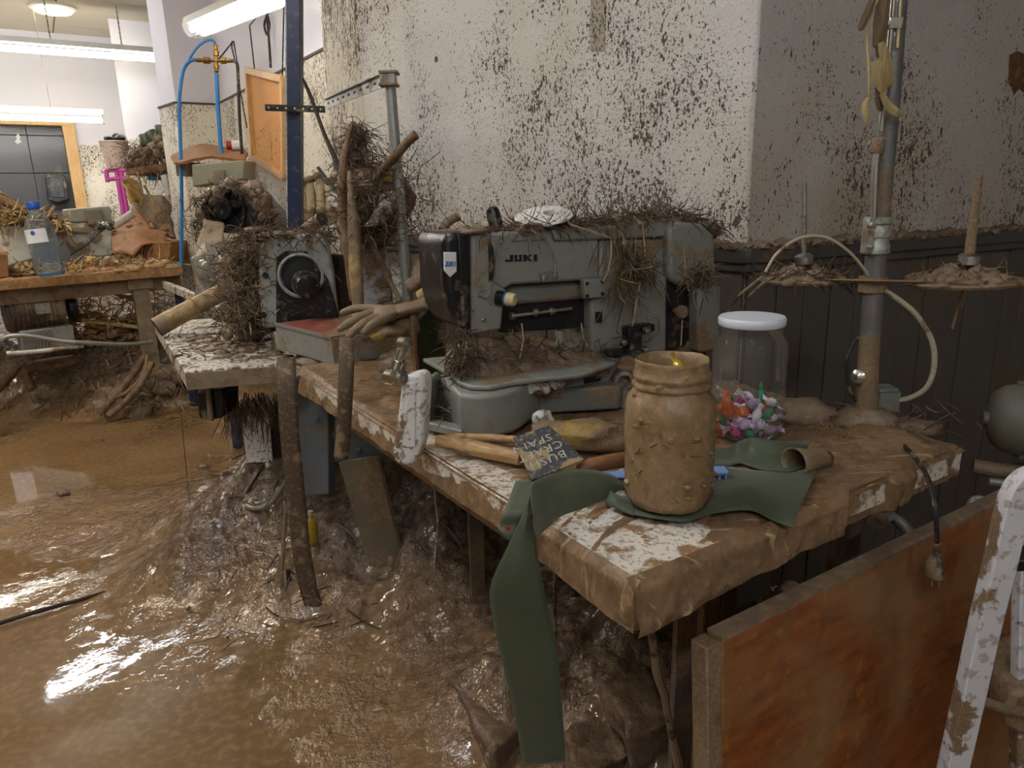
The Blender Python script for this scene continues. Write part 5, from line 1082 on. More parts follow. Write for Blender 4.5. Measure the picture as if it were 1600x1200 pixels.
for x, y in ((415, 430), (494, 428), (412, 492)):
    m_ = MB(); m_.lathe([(.009, 0), (.009, .003), (.0, .003)], pm(x, y, -.002), (0, -1, 0), 14); obj('hole', m_, M['blackhole'], t)
def g_m2(i):
    k = i % 4
    if k < 2: return P(random.uniform(372, 520), random.gauss(368, 7), random.uniform(2.05, 2.4)), rv(1) * A3(1, 1, .35)
    return P(random.gauss(385, 22), random.uniform(375, 520), random.uniform(2.1, 2.35)), rv(1)
debris('root_mat', t, 1500, g_m2, M['root'], (.02, .07), (.0007, .0018), 1.1, .4)
def g_m3(i): return P(random.gauss(390, 24), random.uniform(380, 515), random.uniform(2.08, 2.3)), rv(1)
debris('pale_root_mat', t, 700, g_m3, M['straw'], (.02, .06), (.0008, .002), .9, .3)
m_ = MB()
for i in range(60): m_.blob(P(random.gauss(388, 20), random.uniform(390, 520), random.uniform(2.18, 2.35)), (random.uniform(.015, .035),) * 3, 2, .5, 2, i)
for i in range(16): m_.blob(P(random.uniform(400, 520), random.gauss(370, 4), random.uniform(2.12, 2.35)), (.035, .03, .012), 2, .5, 2, i)
m_.jitter(.015, 22, 3); o = obj('mud_mass', m_, M['mud'], t, ang=180); o['kind'] = 'stuff'
# bamboo and sticks
def bamboo(label, a, b, r, mat=None):
    a, b = np.asarray(a), np.asarray(b); d = unit(b - a); L = np.linalg.norm(b - a); pr = []
    for k in range(9):
        f = k / 8; pr += [(r * (1 - .15 * f), L * f)]
        if k in (3, 6): pr += [(r * 1.08, L * f + .004), (r * (1 - .15 * f), L * f + .008)]
    t_ = thing('bamboo_cane', label, 'bamboo', a); m1 = MB(); m1.lathe(pr, a, d, 16); m1.jitter(.002, 12, 2); obj('cane', m1, mat or M['bamboo'], t_)
    m1 = MB(); m1.lathe([(r * .72, -.001), (r * .3, -.0005), (0, 0)], a, d, 14, caps=False); m1.lathe([(r * .99, -.002), (r * .7, -.002)], a, d, 14, caps=False); obj('cut_end', m1, M['darkbranch'], t_); return t_
bamboo('thick bamboo log lying across the pale table', P(245, 512, 2.42), P(395, 430, 2.62), .034)
bamboo('short bright bamboo cane behind the smaller machine', P(503, 342, 2.3), P(455, 374, 2.42), .021)
rod('dark_branch', 'thin dark branch leaning over the post bracket', [P(473, 123, 2.3), P(485, 150, 2.3), P(505, 205, 2.25), P(522, 245, 2.2), P(534, 280, 2.15)], [.004, .006, .006, .008, .009], M['darkbranch'], 'branch')
rod('green_rod', 'short dark green rod poking up left of the root ball', [P(497, 262, 2.2), P(512, 282, 2.17), P(530, 305, 2.13)], .005, plain('dark_green', '28301f', .5), 'rod', 8)
rod('stick', 'stout bark stick jutting right from the root ball', [P(586, 280, 2.0), P(612, 250, 1.96), P(635, 224, 1.94), P(650, 210, 1.93)], [.010, .012, .011, .012], M['branch'], 'stick', 10, .002)
rod('stalk', 'long pale split stalk, left one standing through the root ball', [P(552, 190, 2.05), P(542, 225, 2.04), P(535, 270, 2.02), P(536, 330, 2.0), P(545, 400, 1.98), P(553, 470, 1.97)], [.003, .008, .012, .014, .015, .012], M['branch'], 'stalk', 10, .003)
rod('stalk', 'long pale split stalk, right one standing through the root ball', [P(545, 268, 2.0), P(550, 310, 1.98), P(553, 350, 1.96), P(556, 420, 1.94), P(560, 478, 1.92)], [.006, .012, .018, .019, .016], M['bamboo'], 'stalk', 10, .003)
rod('brown_stake', 'thin brown stake slanting behind the right stalk', [P(575, 365, 2.02), P(600, 420, 2.0), P(625, 470, 1.98)], [.009, .008, .006], M['branch'], 'stake')
t = thing('root_ball', 'tangled ball of muddy roots and straw on the table back', 'root ball', P(590, 330, 2.05))
m_ = MB(); m_.blob(P(585, 310, 2.1), (.10, .07, .09), 3, .5, 2, 3); m_.blob(P(575, 345, 2.1), (.09, .06, .08), 3, .5, 2, 5); m_.blob(P(555, 225, 2.1), (.028, .025, .06), 3, .4, 2, 6); m_.blob(P(610, 300, 2.05), (.05, .05, .06), 3, .5, 2, 9); m_.jitter(.02, 20, 7); o = obj('root_core', m_, M['mud'], t, ang=180); o['kind'] = 'stuff'
def g_r(i):
    k = i % 5
    if k < 4: return P(random.gauss(583, 26), random.gauss(318, 34), random.uniform(1.95, 2.2)), rv(1)
    return P(random.gauss(557, 8), random.uniform(190, 260), random.uniform(2.05, 2.14)), rv(.5) + zz(-.6)
debris('roots', t, 1900, g_r, M['root'], (.02, .08), (.0006, .0016), 1.2, .3)
def g_r2(i): return P(random.gauss(585, 28), random.gauss(300, 30), random.uniform(1.93, 2.1)), rv(1)
debris('pale_roots', t, 260, g_r2, M['straw'], (.02, .09), (.0006, .0016), 1.0, .3)
def g_w(i): return P(random.gauss(690, 22) - 20, random.uniform(270, 350), 2.3), rv(.4) + zz(-.5)
m_ = MB(); m_.sheet(resample([[P(592, 305, 1.98), P(612, 300, 2.0)], [P(586, 330, 1.95), P(618, 325, 1.98)], [P(572, 352, 1.96), P(600, 350, 2.0)]], 10, 6), .003); m_.jitter(.01, 20, 3); tag(obj('pale_scrap', m_, M['raggrey']), 'pale torn scrap caught in the right of the root ball', 'rag')
m_ = MB(); m_.sheet(resample([[P(515, 300, 2.08), P(535, 312, 2.06)], [P(512, 318, 2.06), P(540, 328, 2.04)]], 8, 6), .003); m_.jitter(.012, 25, 6); tag(obj('pale_scrap', m_, M['raggrey']), 'pale torn scrap caught in the left of the root ball', 'rag')
m_ = MB(); m_.sheet(resample([[P(600, 268, 2.0), P(612, 266, 2.0)], [P(600, 282, 2.0), P(612, 284, 2.0)]], 5, 4), .002); tag(obj('yellow_scrap', m_, M['yellow']), 'small yellow scrap behind the galvanised pole', 'scrap')
M['whiteboard'] = muddy('mud_stained_white_board', 'b9bcc2', .4, 7, .5, speck=.5)
m_ = MB(); m_.prism([P(x, y, 2.2) for x, y in [(560, 378), (600, 372), (612, 470), (572, 480)]], A3(.0, .02, 0)); tag(obj('white_slab', m_, M['whiteboard'], bevel=.004), 'upright pale slab with muddy foot behind the stalks', 'slab')
m_ = MB(); m_.prism([P(x, y, 2.3) for x, y in [(500, 395), (555, 400), (548, 490), (510, 495)]], A3(.0, .02, 0)); tag(obj('dark_crate', m_, woodmat('dark_crate_wood', '4a3a2b', '33281d', (10, 10, 1), .2), bevel=.004), 'dark slatted crate side between machine and stalks', 'crate')
rows = [[P(606, 415, 2.08), P(628, 400, 2.1)], [P(612, 440, 2.02), P(640, 425, 2.05)], [P(618, 470, 2.0), P(640, 462, 2.02)]]
m_ = MB(); m_.sheet(resample(rows, 10, 8), .003); m_.jitter(.012, 20, 5); tag(obj('grey_rag', m_, M['raggrey'], ang=180), 'pale folded cloth wedged left of the galvanised pole', 'rag')
rows = [[P(638, 402, 2.05), P(700, 388, 2.1)], [P(640, 420, 2.0), P(700, 405, 2.0)], [P(642, 446, 1.98), P(700, 425, 1.95)]]
m_ = MB(); m_.sheet(resample(rows, 14, 12), .003); m_.jitter(.012, 14, 9); tag(obj('green_bag', m_, M['canvasmud'], ang=180), 'muddy olive cloth bag behind the machine head', 'bag')
rod('cloth_roll', 'tan muddy roll lying against the olive bag', [P(640, 448, 1.95), P(665, 432, 1.94), P(698, 408, 1.92)], [.018, .022, .02], M['muddry'], 'roll', 12, .004)
rod('cloth_roll', 'lumpy pale bundle above the glove cuff', [P(655, 468, 1.85), P(672, 458, 1.85), P(690, 462, 1.85)], [.018, .024, .018], M['oldglove'], 'bundle', 12, .006)
rod('olive_tube', 'olive tube end rising behind the machine head', [P(690, 360, 1.95), P(702, 345, 1.97), P(718, 338, 1.98)], .012, M['canvasmud'], 'tube', 10, .002)
# galvanised pole with perforated bracket
t = thing('steel_pole', 'thin galvanised pole topped by a perforated wall bracket', 'pole', P(637, 468, 2.0))
m_ = MB(); m_.tube([P(609, 128, 2.0), P(622, 280, 2.0), P(638, 480, 2.0)], .0145, 16); obj('pole_tube', m_, M['galv'], t)
a_ = P(510, 163, 2.75); b_ = P(604, 124, 2.0); d_ = unit(b_ - a_); s_ = zz(1) - d_ * d_[2]; Lb = np.linalg.norm(b_ - a_)
m_ = MB(); m_.box((a_ + b_) / 2, d_ * Lb / 2, unit(s_) * .016, unit(np.cross(d_, s_)) * .002); m_.box((a_ + b_) / 2 + unit(s_) * .016, d_ * Lb / 2, unit(s_) * .002, unit(np.cross(d_, s_)) * .012); br = obj('bracket_bar', m_, M['galv'], t)
nb = unit(np.cross(d_, s_)); nb = nb if nb[1] < 0 else -nb
for k in range(9):
    m_ = MB(); m_.box(a_ + d_ * Lb * (.06 + .1 * k) + nb * .0022, d_ * .014, unit(s_) * .0035, nb * .0005); obj('slot', m_, M['blackhole'], br)
m_ = MB(); m_.box(P(607, 123, 2.0), A3(.02, 0, 0), A3(0, .02, 0), zz(.014)); obj('end_clamp', m_, M['galv'], t, bevel=.002)
for y in (114, 133):
    m_ = MB(); m_.box(P(608, y, 2.0), A3(.024, 0, 0), A3(0, .024, 0), zz(.003)); obj('clamp_plate', m_, M['polemud'], t)
# blue post with black perforated bar
t = thing('blue_post', 'dark blue square steel post', 'post', P(459, 500, 2.62))
M['bluepaint'] = muddy('dark_blue_paint', '1d2c49', .15, 8, .35, speck=.25); M['postside'] = muddy('pale_post_side', 'b7bcc8', .2, 20, .4, speck=.6)
m_ = MB(); a_ = P(460, 520, 2.62); b_ = P(457, -30, 2.62); m_.prism([a_ + A3(-.022, 0, 0), a_ + A3(.024, 0, 0), a_ + A3(.024, .045, 0), a_ + A3(-.022, .045, 0)], b_ - a_); obj('post_tube', m_, M['bluepaint'], t, bevel=.002)
m_ = MB(); m_.prism([a_ + A3(-.0265, .002, 0), a_ + A3(-.0225, .002, 0), a_ + A3(-.0225, .043, 0), a_ + A3(-.0265, .043, 0)], b_ - a_); obj('side_strip', m_, M['postside'], t)
m_ = MB(); a_ = P(414, 168, 2.59); b_ = P(508, 171, 2.59); d_ = unit(b_ - a_); m_.box((a_ + b_) / 2, (b_ - a_) / 2, A3(0, .003, 0), zz(.011)); br = obj('perforated_bar', m_, M['black'], t, bevel=.002)
for k in range(7):
    m_ = MB(); m_.lathe([(.0035, 0), (.0035, .001), (0, .001)], a_ + (b_ - a_) * (.07 + .143 * k) - A3(0, .003, 0), (0, -1, 0), 8); obj('bar_hole', m_, M['cream'], br)
# cork board on the side wall
pw2 = pD0 + nS * .035
t = thing('cork_board', 'wood-framed cork board with a muddy lower half hung on wires', 'cork board', W(415, 190, pw2, dS))
cb = [W(388, 110, pw2, dS), W(444, 124, pw2, dS), W(446, 277, pw2, dS), W(397, 246, pw2, dS)]
t_ = NT('cork'); sp_ = t_.n('ShaderNodeSeparateXYZ'); t_.t.links.new(t_.co, sp_.inputs[0]); lo = t_.ramp(t_.math('SUBTRACT', t_.math('ADD', t_.math('MULTIPLY', t_.noise(3, 4), .3), -.16), sp_.outputs[2]), -.02, .03)
c_ = t_.mix(t_.math('MULTIPLY', lo, .35), lin('d29a5c'), lin('c08a50')); c_ = t_.mix(t_.math('MULTIPLY', t_.ramp(t_.noise(40, 4, .7), .58, .64), lo), c_, lin('5a3d22')); M['cork'] = t_.out(c_, .85)
m_ = MB(); m_.prism(cb, -nS * .015); obj('cork_sheet', m_, M['cork'], t)
for k in range(4):
    a_, b_ = cb[k], cb[(k + 1) % 4]; d_ = unit(b_ - a_); m_ = MB(); m_.box((a_ + b_) / 2 + nS * .006, (b_ - a_) / 2, unit(np.cross(d_, nS)) * .018, nS * .016); obj('frame_bar', m_, M['palewood'], t, bevel=.002)
for x0, y0, x1, y1 in ((398, 111, 390, 40), (390, 40, 413, 12), (413, 12, 424, -10), (441, 123, 444, -10)):
    m_ = MB(); m_.tube([W(x0, y0, pw2, dS), W(x1, y1, pw2, dS)], .004, 6); obj('hanging_wire', m_, M['blackcable'], t)
rod('knotted_cord', 'dark knotted cord dangling on the wall above the cork board', [W(415, 5, pw2, dS), W(418, 20, pw2, dS), W(413, 38, pw2, dS), W(417, 54, pw2, dS), W(421, 40, pw2, dS), W(417, 24, pw2, dS), W(420, 60, pw2, dS), W(423, 106, pw2, dS)], .007, M['blackcable'], 'cord')
# air hoses on a brass cross
YH = 4.3; ph = lambda x, y, d=0: P(x, y, YH + d)
t = thing('air_hoses', 'brass cross fitting with blue and black air hoses hanging down', 'hose', ph(338, 95))
M['bluehose'] = plain('blue_hose', '2f7fc4', .35); cc_ = ph(338, 95)
for pts, mt, r_ in (([(305, 93), (296, 96), (287, 108), (282, 135), (280, 170), (283, 260), (284, 340), (283, 415)], M['bluehose'], .010), ([(338, 115), (340, 160), (343, 205), (347, 250)], M['bluehose'], .012), ([(336, 68), (332, 63), (322, 64), (308, 74), (296, 92), (286, 112)], M['bluehose'], .007), ([(362, 95), (370, 99), (372, 120), (374, 180), (378, 240)], M['blackcable'], .009)):
    m_ = MB(); m_.tube(spl([ph(x, y) for x, y in pts], 30), r_, 10); obj('hose', m_, mt, t)
for a_, b_ in (((306, 94), (338, 95)), ((338, 95), (362, 95)), ((337, 70), (338, 95)), ((338, 95), (338, 114))):
    A_, B_ = ph(*a_), ph(*b_); d_ = unit(B_ - A_); L = np.linalg.norm(B_ - A_); far_ = A_ if np.linalg.norm(A_ - cc_) > .01 else B_; dd = unit(far_ - cc_); Lq = np.linalg.norm(far_ - cc_)
    m_ = MB(); m_.lathe([(.009, 0), (.009, Lq * .3), (.017, Lq * .32), (.017, Lq * .62), (.010, Lq * .66), (.012, Lq * .9), (.008, Lq)], cc_, dd, 8); obj('fitting', m_, M['brass'], t)
for pts in ([(340, 95), (363, 66)], [(363, 64), (362, 74), (366, 90), (367, 98)], [(365, 64), (371, 100), (375, 140), (386, 200)]):
    m_ = MB(); m_.tube([ph(x, y, .02) for x, y in pts], .004, 6); obj('support_wire', m_, M['blackcable'], t)
# ================================================================ middle distance
M['ochre'] = woodmat('ochre_card', 'b08c4a', '8c6a34', (3, 3, 3), .3, .7)
M['cardboard'] = woodmat('wet_cardboard', '9a6d42', '7d5430', (3, 3, 3), .35, .7)
t = thing('shelf_board', 'warped orange-brown board shelf under the air hoses', 'shelf', P(330, 255, 4.6))
rows = [[P(270, 252, 4.2), P(330, 248, 4.2), P(386, 250, 4.2)], [P(272, 240, 4.6), P(320, 226, 4.6), P(384, 232, 4.6)]]
m_ = MB(); m_.sheet(resample(rows, 6, 14), .015); m_.jitter(.03, 5, 3); obj('board', m_, M['cardboard'], t)
m_ = MB(); m_.box(P(300, 265, 4.5), A3(.03, 0, 0), A3(0, .15, 0), zz(.04)); obj('bracket', m_, M['muddry'], t)
t = thing('control_box', 'grey-green control box under the warped shelf', 'control box', P(340, 270, 4.15))
M['ctrl'] = muddy('control_box_paint', '8b8c7c', .25, 9, .45, speck=.3)
m_ = MB(); m_.prism([P(x, y, 4.15) for x, y in [(299, 257), (381, 250), (381, 280), (301, 292)]], A3(.0, .2, 0)); obj('box_body', m_, M['ctrl'], t, bevel=.008)
m_ = MB(); m_.prism([P(x, y, 4.13) for x, y in [(333, 267), (350, 265), (350, 287), (333, 289)]], A3(.0, .04, 0)); obj('front_plate', m_, M['grey2'], t, bevel=.003)
t = thing('red_spool', 'small red and white spool on the warped shelf', 'spool', P(358, 226, 4.45))
m_ = MB(); m_.lathe([(.025, 0), (.025, .03)], P(354, 227, 4.45), (1, .3, 0), 14); obj('red_end', m_, M['red'], t)
m_ = MB(); m_.lathe([(.03, .03), (.03, .09)], P(354, 227, 4.45), (1, .3, 0), 14); obj('white_winding', m_, M['white'], t)
# drum machine caked in debris
YD = 3.35; t = thing('drum_motor', 'black round drum motor crusted with mud and roots', 'motor', P(370, 365, YD))
pc_ = P(354, 328, YD); ax = unit(A3(-.15, -1, 0)); R_ = pxm(36, pc_)
m_ = MB(); m_.lathe([(R_ * .96, -.3), (R_, -.28), (R_, 0), (R_ * .95, .02), (R_ * .85, .02), (R_ * .82, -.02), (.0, -.02)], pc_, ax, 36); obj('drum_shell', m_, M['black'], t)
m_ = MB(); m_.lathe([(R_ * .42, -.02), (R_ * .42, .03), (R_ * .36, .04), (R_ * .1, .04), (0, .035)], pc_, ax, 28); obj('drum_hub', m_, M['black'], t)
for k in range(5):
    an = 2 * math.pi * k / 5; u2 = zz(1); s2 = np.cross(ax, u2); dd = u2 * math.cos(an) + s2 * math.sin(an); m_ = MB(); m_.box(pc_ + dd * R_ * .62, dd * R_ * .22, np.cross(ax, dd) * .012, ax * .01); obj('spoke', m_, M['black'], t)
m_ = MB(); m_.prism([P(x, y, YD - .02) for x, y in [(375, 300), (395, 310), (415, 330), (430, 358), (420, 366), (380, 368)]], A3(.02, .25, 0)); obj('motor_flank', m_, M['black'], t, bevel=.02)
m_ = MB()
for i in range(40):
    f = random.random(); x = np.interp(f, [0, .3, .6, 1], [318, 350, 395, 432]); y = np.interp(f, [0, .3, .6, 1], [330, 288, 300, 352]) + random.uniform(-4, 10)
    m_.blob(P(x, y, YD + random.uniform(.0, .15)), (random.uniform(.02, .05),) * 3, 2, .5, 2, i)
m_.jitter(.02, 16, 2); o = obj('mud_crust', m_, M['mud'], t, ang=180); o['kind'] = 'stuff'
def g_dm(i):
    f = random.random(); x = np.interp(f, [0, .3, .6, 1], [312, 350, 398, 434]); y = np.interp(f, [0, .2, .4, .6, 1], [350, 300, 287, 300, 356]) + random.uniform(-6, 14); return P(x, y, YD + random.uniform(-.06, .12)), rv(1)
debris('root_crust', t, 420, g_dm, M['root'], (.02, .07), (.001, .0025), 1.1, .4)
def g_dm2(i): return P(random.gauss(312, 8), random.uniform(300, 380), YD + random.uniform(-.05, .1)), rv(1)
debris('root_fringe', t, 160, g_dm2, M['root'], (.02, .07), (.001, .0025), 1, .3)
# table behind with pale top
d0 = G(258, 442, .77); d1_ = G(330, 470, .77); d2_ = G(380, 440, .77)
t = thing('rear_table', 'pale-topped table under the drum motor', 'table', d1_ * A3(1, 1, 0))
m_ = MB(); m_.prism([d0, d1_, d1_ + LV * .62, d0 + LV * .62], zz(-.045)); obj('tabletop', m_, M['top2'], t, bevel=.004)
for p in (d0 + A3(.05, .05, 0), d1_ + A3(.0, .1, 0)):
    m_ = MB(); m_.box(p - zz(.4), A3(.02, 0, 0), A3(0, .02, 0), zz(.36)); obj('leg', m_, M['bluepaint'], t)
M['bag'] = glassmat('clear_bag', 'd5d8da', .15, .55)
rows = []
for k in range(9):
    y = 376 + k * 11; w_ = [16, 26, 30, 30, 26, 22, 18, 16, 14][k]; rows.append([P(334 - k * 1.0 - w_ + 2 * w_ * j / 6, y + 3 * math.sin(j * 2 + k), 2.85 - .05 * math.sin(math.pi * j / 6)) for j in range(7)])
m_ = MB(); m_.sheet(resample(rows, 20, 20), .002); m_.jitter(.03, 14, 3); tag(obj('plastic_bag', m_, M['bag'], ang=180), 'crumpled clear plastic bag by the buried machine', 'bag')
rows = [[P(318, 345, 3.2), P(352, 348, 3.25)], [P(305, 385, 2.98), P(350, 378, 2.98)], [P(302, 405, 2.95), P(330, 395, 2.95)], [P(302, 450, 2.92), P(328, 445, 2.92)]]
m_ = MB(); m_.sheet(resample(rows, 12, 10), .004); m_.jitter(.02, 12, 8); tag(obj('olive_cloth', m_, M['canvasmud'], ang=180), 'olive cloth hanging below the drum motor', 'cloth')
# row of thread cones on a ledge
M['cone'] = muddy('muddy_thread_cone', 'c3b48e', .45, 14, .7, speck=.4)
led = thing('cone_ledge', 'muddy ledge carrying a row of thread cones', 'ledge', P(500, 345, 3.1))
m_ = MB(); m_.prism([P(x, y, 3.1) for x, y in [(462, 334), (545, 330), (548, 350), (462, 352)]], A3(.0, .2, 0)); m_.jitter(.01, 12, 2); obj('ledge_board', m_, M['muddry'], led)
for k, x in enumerate((474, 488, 503, 518, 531)):
    c = P(x, 334 - k * .8, 3.2); t = thing('thread_cone', 'muddy thread cone, number %s from the blue post on the ledge' % ('one', 'two', 'three', 'four', 'five')[k], 'thread cone', c, 'thread cones on the ledge')
    h_ = pxm(46 + (k % 3) * 5, c); m_ = MB(); m_.lathe([(.02, 0), (.024, .01), (.019, h_ * .9), (.012, h_)], c, (0, .05, 1), 16); m_.jitter(.003, 20, k); obj('winding', m_, M['cone'], t)
    m_ = MB(); m_.blob(c + zz(h_), (.026, .026, .016), 2, .5, 2, k); obj('mud_top', m_, M['muddry'], t)
# ================================================================ far bench on the left
BZ = .85; fr0 = G(-120, 447, BZ); fr1 = G(286, 416, BZ); db = unit(fr1 - fr0); nb_ = A3(-db[1], db[0], 0)
bench = thing('long_bench', 'long mud-covered bench across the far left', 'bench', (fr0 + fr1) / 2 * A3(1, 1, 0))
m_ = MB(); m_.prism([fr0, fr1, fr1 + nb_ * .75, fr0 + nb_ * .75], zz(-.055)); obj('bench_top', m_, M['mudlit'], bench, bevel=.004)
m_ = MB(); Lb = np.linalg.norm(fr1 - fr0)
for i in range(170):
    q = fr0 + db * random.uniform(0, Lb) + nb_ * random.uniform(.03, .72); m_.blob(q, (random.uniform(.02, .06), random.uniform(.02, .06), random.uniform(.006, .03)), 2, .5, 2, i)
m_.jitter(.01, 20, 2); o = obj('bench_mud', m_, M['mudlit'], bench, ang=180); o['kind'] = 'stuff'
for x in (222, -60):
    p = W(x, 470, fr0 + nb_ * .08, db); m_ = MB(); m_.box(A3(p[0], p[1], .42), db * .045, nb_ * .02, zz(.38)); m_.box(A3(p[0], p[1], .76), db * .07, nb_ * .03, zz(.03)); obj('leg', m_, M['slabside'], bench, bevel=.004)
m_ = MB(); m_.box((fr0 + fr1) / 2 + nb_ * .1 - zz(.1), db * Lb * .5, nb_ * .02, zz(.04)); obj('under_rail', m_, M['apron'], bench)
def fb(x, y, n): return W(x, y, fr0 + nb_ * n, db)
def g_b(i): return fr0 + db * random.uniform(.2, Lb) + nb_ * random.uniform(.05, .7) + zz(.015), rv(1) * A3(1, 1, .3)
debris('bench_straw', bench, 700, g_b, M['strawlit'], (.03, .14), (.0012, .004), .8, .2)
# water bottle
c = G(82, 431, BZ + .012); t = thing('water_bottle', 'clear blue plastic water bottle with a blue cap and paper label', 'bottle', c)
M['pet'] = glassmat('blue_pet_plastic', 'd8ecfa', .05, .25); hB = .385; rB = pxm(20, c); tl = unit(A3(-.09, 0, 1))
pr = [(0, .004), (rB * .8, 0), (rB, .02), (rB, .045), (rB * .94, .06), (rB, .075), (rB * .94, .095), (rB, .115), (rB * .95, .135), (rB, .155), (rB, .24), (rB * .94, .265), (rB * .7, .305), (rB * .36, .335), (rB * .33, .35)]
m_ = MB(); m_.lathe(pr, c, tl, 32, caps=False); obj('bottle_body', m_, M['pet'], t)
M['bluecap'] = plain('blue_cap', '1f4fb4', .35); m_ = MB(); m_.lathe([(rB * .42, .345), (rB * .44, .35), (rB * .44, .375), (rB * .4, .38), (0, .38)], c, tl, 20); obj('cap', m_, M['bluecap'], t)
M['label'] = plain('paper_label', 'd9dde2', .6); m_ = MB(); rows = []
for k in range(12):
    an = math.pi * 1.5 - .95 + 1.9 * k / 11; u2 = unit(A3(1, 0, .09)); rows.append([c + tl * h_ + (u2 * math.cos(an) + A3(0, 1, 0) * math.sin(an)) * rB * 1.02 for h_ in (.175, .245)])
m_.sheet(rows, .001); lb = obj('paper_label', m_, M['label'], t)
m_ = MB(); m_.lathe([(.012, 0), (.012, .001), (0, .001)], c + tl * .226 + A3(.004, -rB * 1.03, 0), (0, -1, 0), 14); obj('label_mark', m_, M['juki_blue'], lb)
M['waterblue'] = plain('tinted_base', '3f9fe0', .2); m_ = MB(); m_.lathe([(0, .003), (rB * .86, .003), (rB * .9, .016), (0, .014)], c, tl, 24); obj('base_cup', m_, M['waterblue'], t)
# machines on the bench
M['pale'] = muddy('pale_machine_enamel', 'c2c2b8', .3, 7, .45, speck=.4)
t = thing('bench_machine', 'pale grey sewing machine body behind the water bottle', 'sewing machine', fb(100, 405, .4))
m_ = MB(); m_.prism([fb(x, y, .42) for x, y in [(2, 352), (50, 353), (54, 404), (8, 418)]], nb_ * .2); obj('machine_head', m_, M['pale'], t, bevel=.01)
m_ = MB(); m_.prism([fb(x, y, .46) for x, y in [(48, 352), (140, 345), (176, 350), (176, 398), (160, 402), (120, 398), (106, 378), (50, 378)]], nb_ * .18); obj('machine_arm', m_, M['pale'], t, bevel=.01)
m_ = MB(); m_.prism([fb(x, y, .44) for x, y in [(98, 357), (140, 354), (141, 364), (98, 364)]], nb_ * .03); obj('arm_strip', m_, M['ctrl'], t, bevel=.003)
m_ = MB(); m_.lathe([(.03, 0), (.034, .01), (.03, .02), (0, .02)], fb(148, 371, .42), unit(-nb_), 16); obj('dial', m_, M['grey2'], t)
t = thing('control_box', 'grey control box with a dark panel above the bench machine', 'control box', fb(140, 350, .5))
m_ = MB(); m_.prism([fb(x, y, .45) for x, y in [(107, 327), (172, 322), (176, 346), (110, 348)]], nb_ * .2); obj('box_body', m_, M['ctrl'], t, bevel=.008)
m_ = MB(); m_.prism([fb(x, y, .43) for x, y in [(133, 329), (158, 327), (162, 349), (139, 352)]], nb_ * .05); obj('dark_panel', m_, M['grey2'], t, bevel=.003)
t = thing('black_clamp', 'black and steel spool clamp at the end of the bench machine', 'clamp', fb(168, 352, .4))
for k in range(5):
    m_ = MB(); m_.lathe([(.012, 0), (.02, .01), (.018, .03), (0, .034)], fb(154 + k * 6, 350 + (k % 2) * 6, .36), unit(A3(random.gauss(0, 1), -1, random.gauss(0, .5))), 10); obj('clamp_disc', m_, M['black'] if k % 2 else M['chrome'], t)
rod('thin_cable', 'thin black cable looping across the bench machine', [fb(110, 398, .38), fb(135, 383, .36), fb(150, 368, .36), fb(165, 356, .38)], .005, M['blackcable'], 'cable')
t = thing('wooden_block', 'brown wooden block at the left end of the bench', 'block', fb(4, 430, .05))
m_ = MB(); m_.prism([fb(x, y, .05) for x, y in [(-30, 400), (12, 397), (14, 433), (-30, 436)]], nb_ * .15); obj('block_body', m_, M['cardboard'], t, bevel=.004)
m_ = MB(); m_.prism([fb(x, y, .045) for x, y in [(-30, 396), (13, 393), (14, 398), (-30, 401)]], nb_ * .16); m_.jitter(.006, 20, 1); obj('mud_top', m_, M['mudlit'], t)
rod('wooden_pole', 'long brown wooden pole slanting above the bench at the far left', [fb(-40, 300, .5), fb(0, 312, .45), fb(40, 330, .4), fb(78, 344, .35)], .028, M['branch'], 'pole', 12, .004)
rod('pale_stick', 'thin pale stick crossing behind the wooden pole', [fb(-10, 296, .5), fb(10, 306, .5), fb(28, 320, .5)], .008, M['bamboo'], 'stick')
rod('pale_stick', 'thin pale stick upright beside the bottle cap', [fb(72, 342, .3), fb(78, 334, .3), fb(86, 322, .3)], .006, M['bamboo'], 'stick')
t = thing('straw_heap', 'heap of pale straw on the bench behind the bottle', 'straw', fb(50, 340, .5), None)
def g_h(i): x = random.uniform(0, 110); return fb(x, np.interp(x, [0, 30, 110], [332, 322, 348]) + random.uniform(0, 24), random.uniform(.3, .6)), rv(1) * A3(1, 1, .5)
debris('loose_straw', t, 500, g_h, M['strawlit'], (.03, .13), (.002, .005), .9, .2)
m_ = MB()
for i in range(40):
    x = random.uniform(-5, 105); m_.blob(fb(x, np.interp(x, [0, 30, 110], [340, 334, 354]) + random.uniform(0, 10), random.uniform(.4, .6)), (.04, .04, .025), 2, .6, 2, i)
m_.jitter(.02, 14, 2); o = obj('straw_core', m_, M['mudlit'], t, ang=180); o['kind'] = 'stuff'
t = thing('chip_heap', 'heap of pale wood chips around the foot of the bottle', 'wood chips', fb(60, 428, .2))
m_ = MB()
for i in range(220):
    p = fb(random.choice([random.uniform(12, 62), random.uniform(100, 200)]), random.uniform(398, 428), random.uniform(.12, .35)); a_ = unit(rv()); b_ = unit(np.cross(a_, rv())); m_.box(A3(p[0], p[1], BZ + random.uniform(.01, .05)), a_ * random.uniform(.008, .02), b_ * random.uniform(.005, .012), np.cross(a_, b_) * .003)
o = obj('chips', m_, M['strawlit'], t, sm=False); o['kind'] = 'stuff'
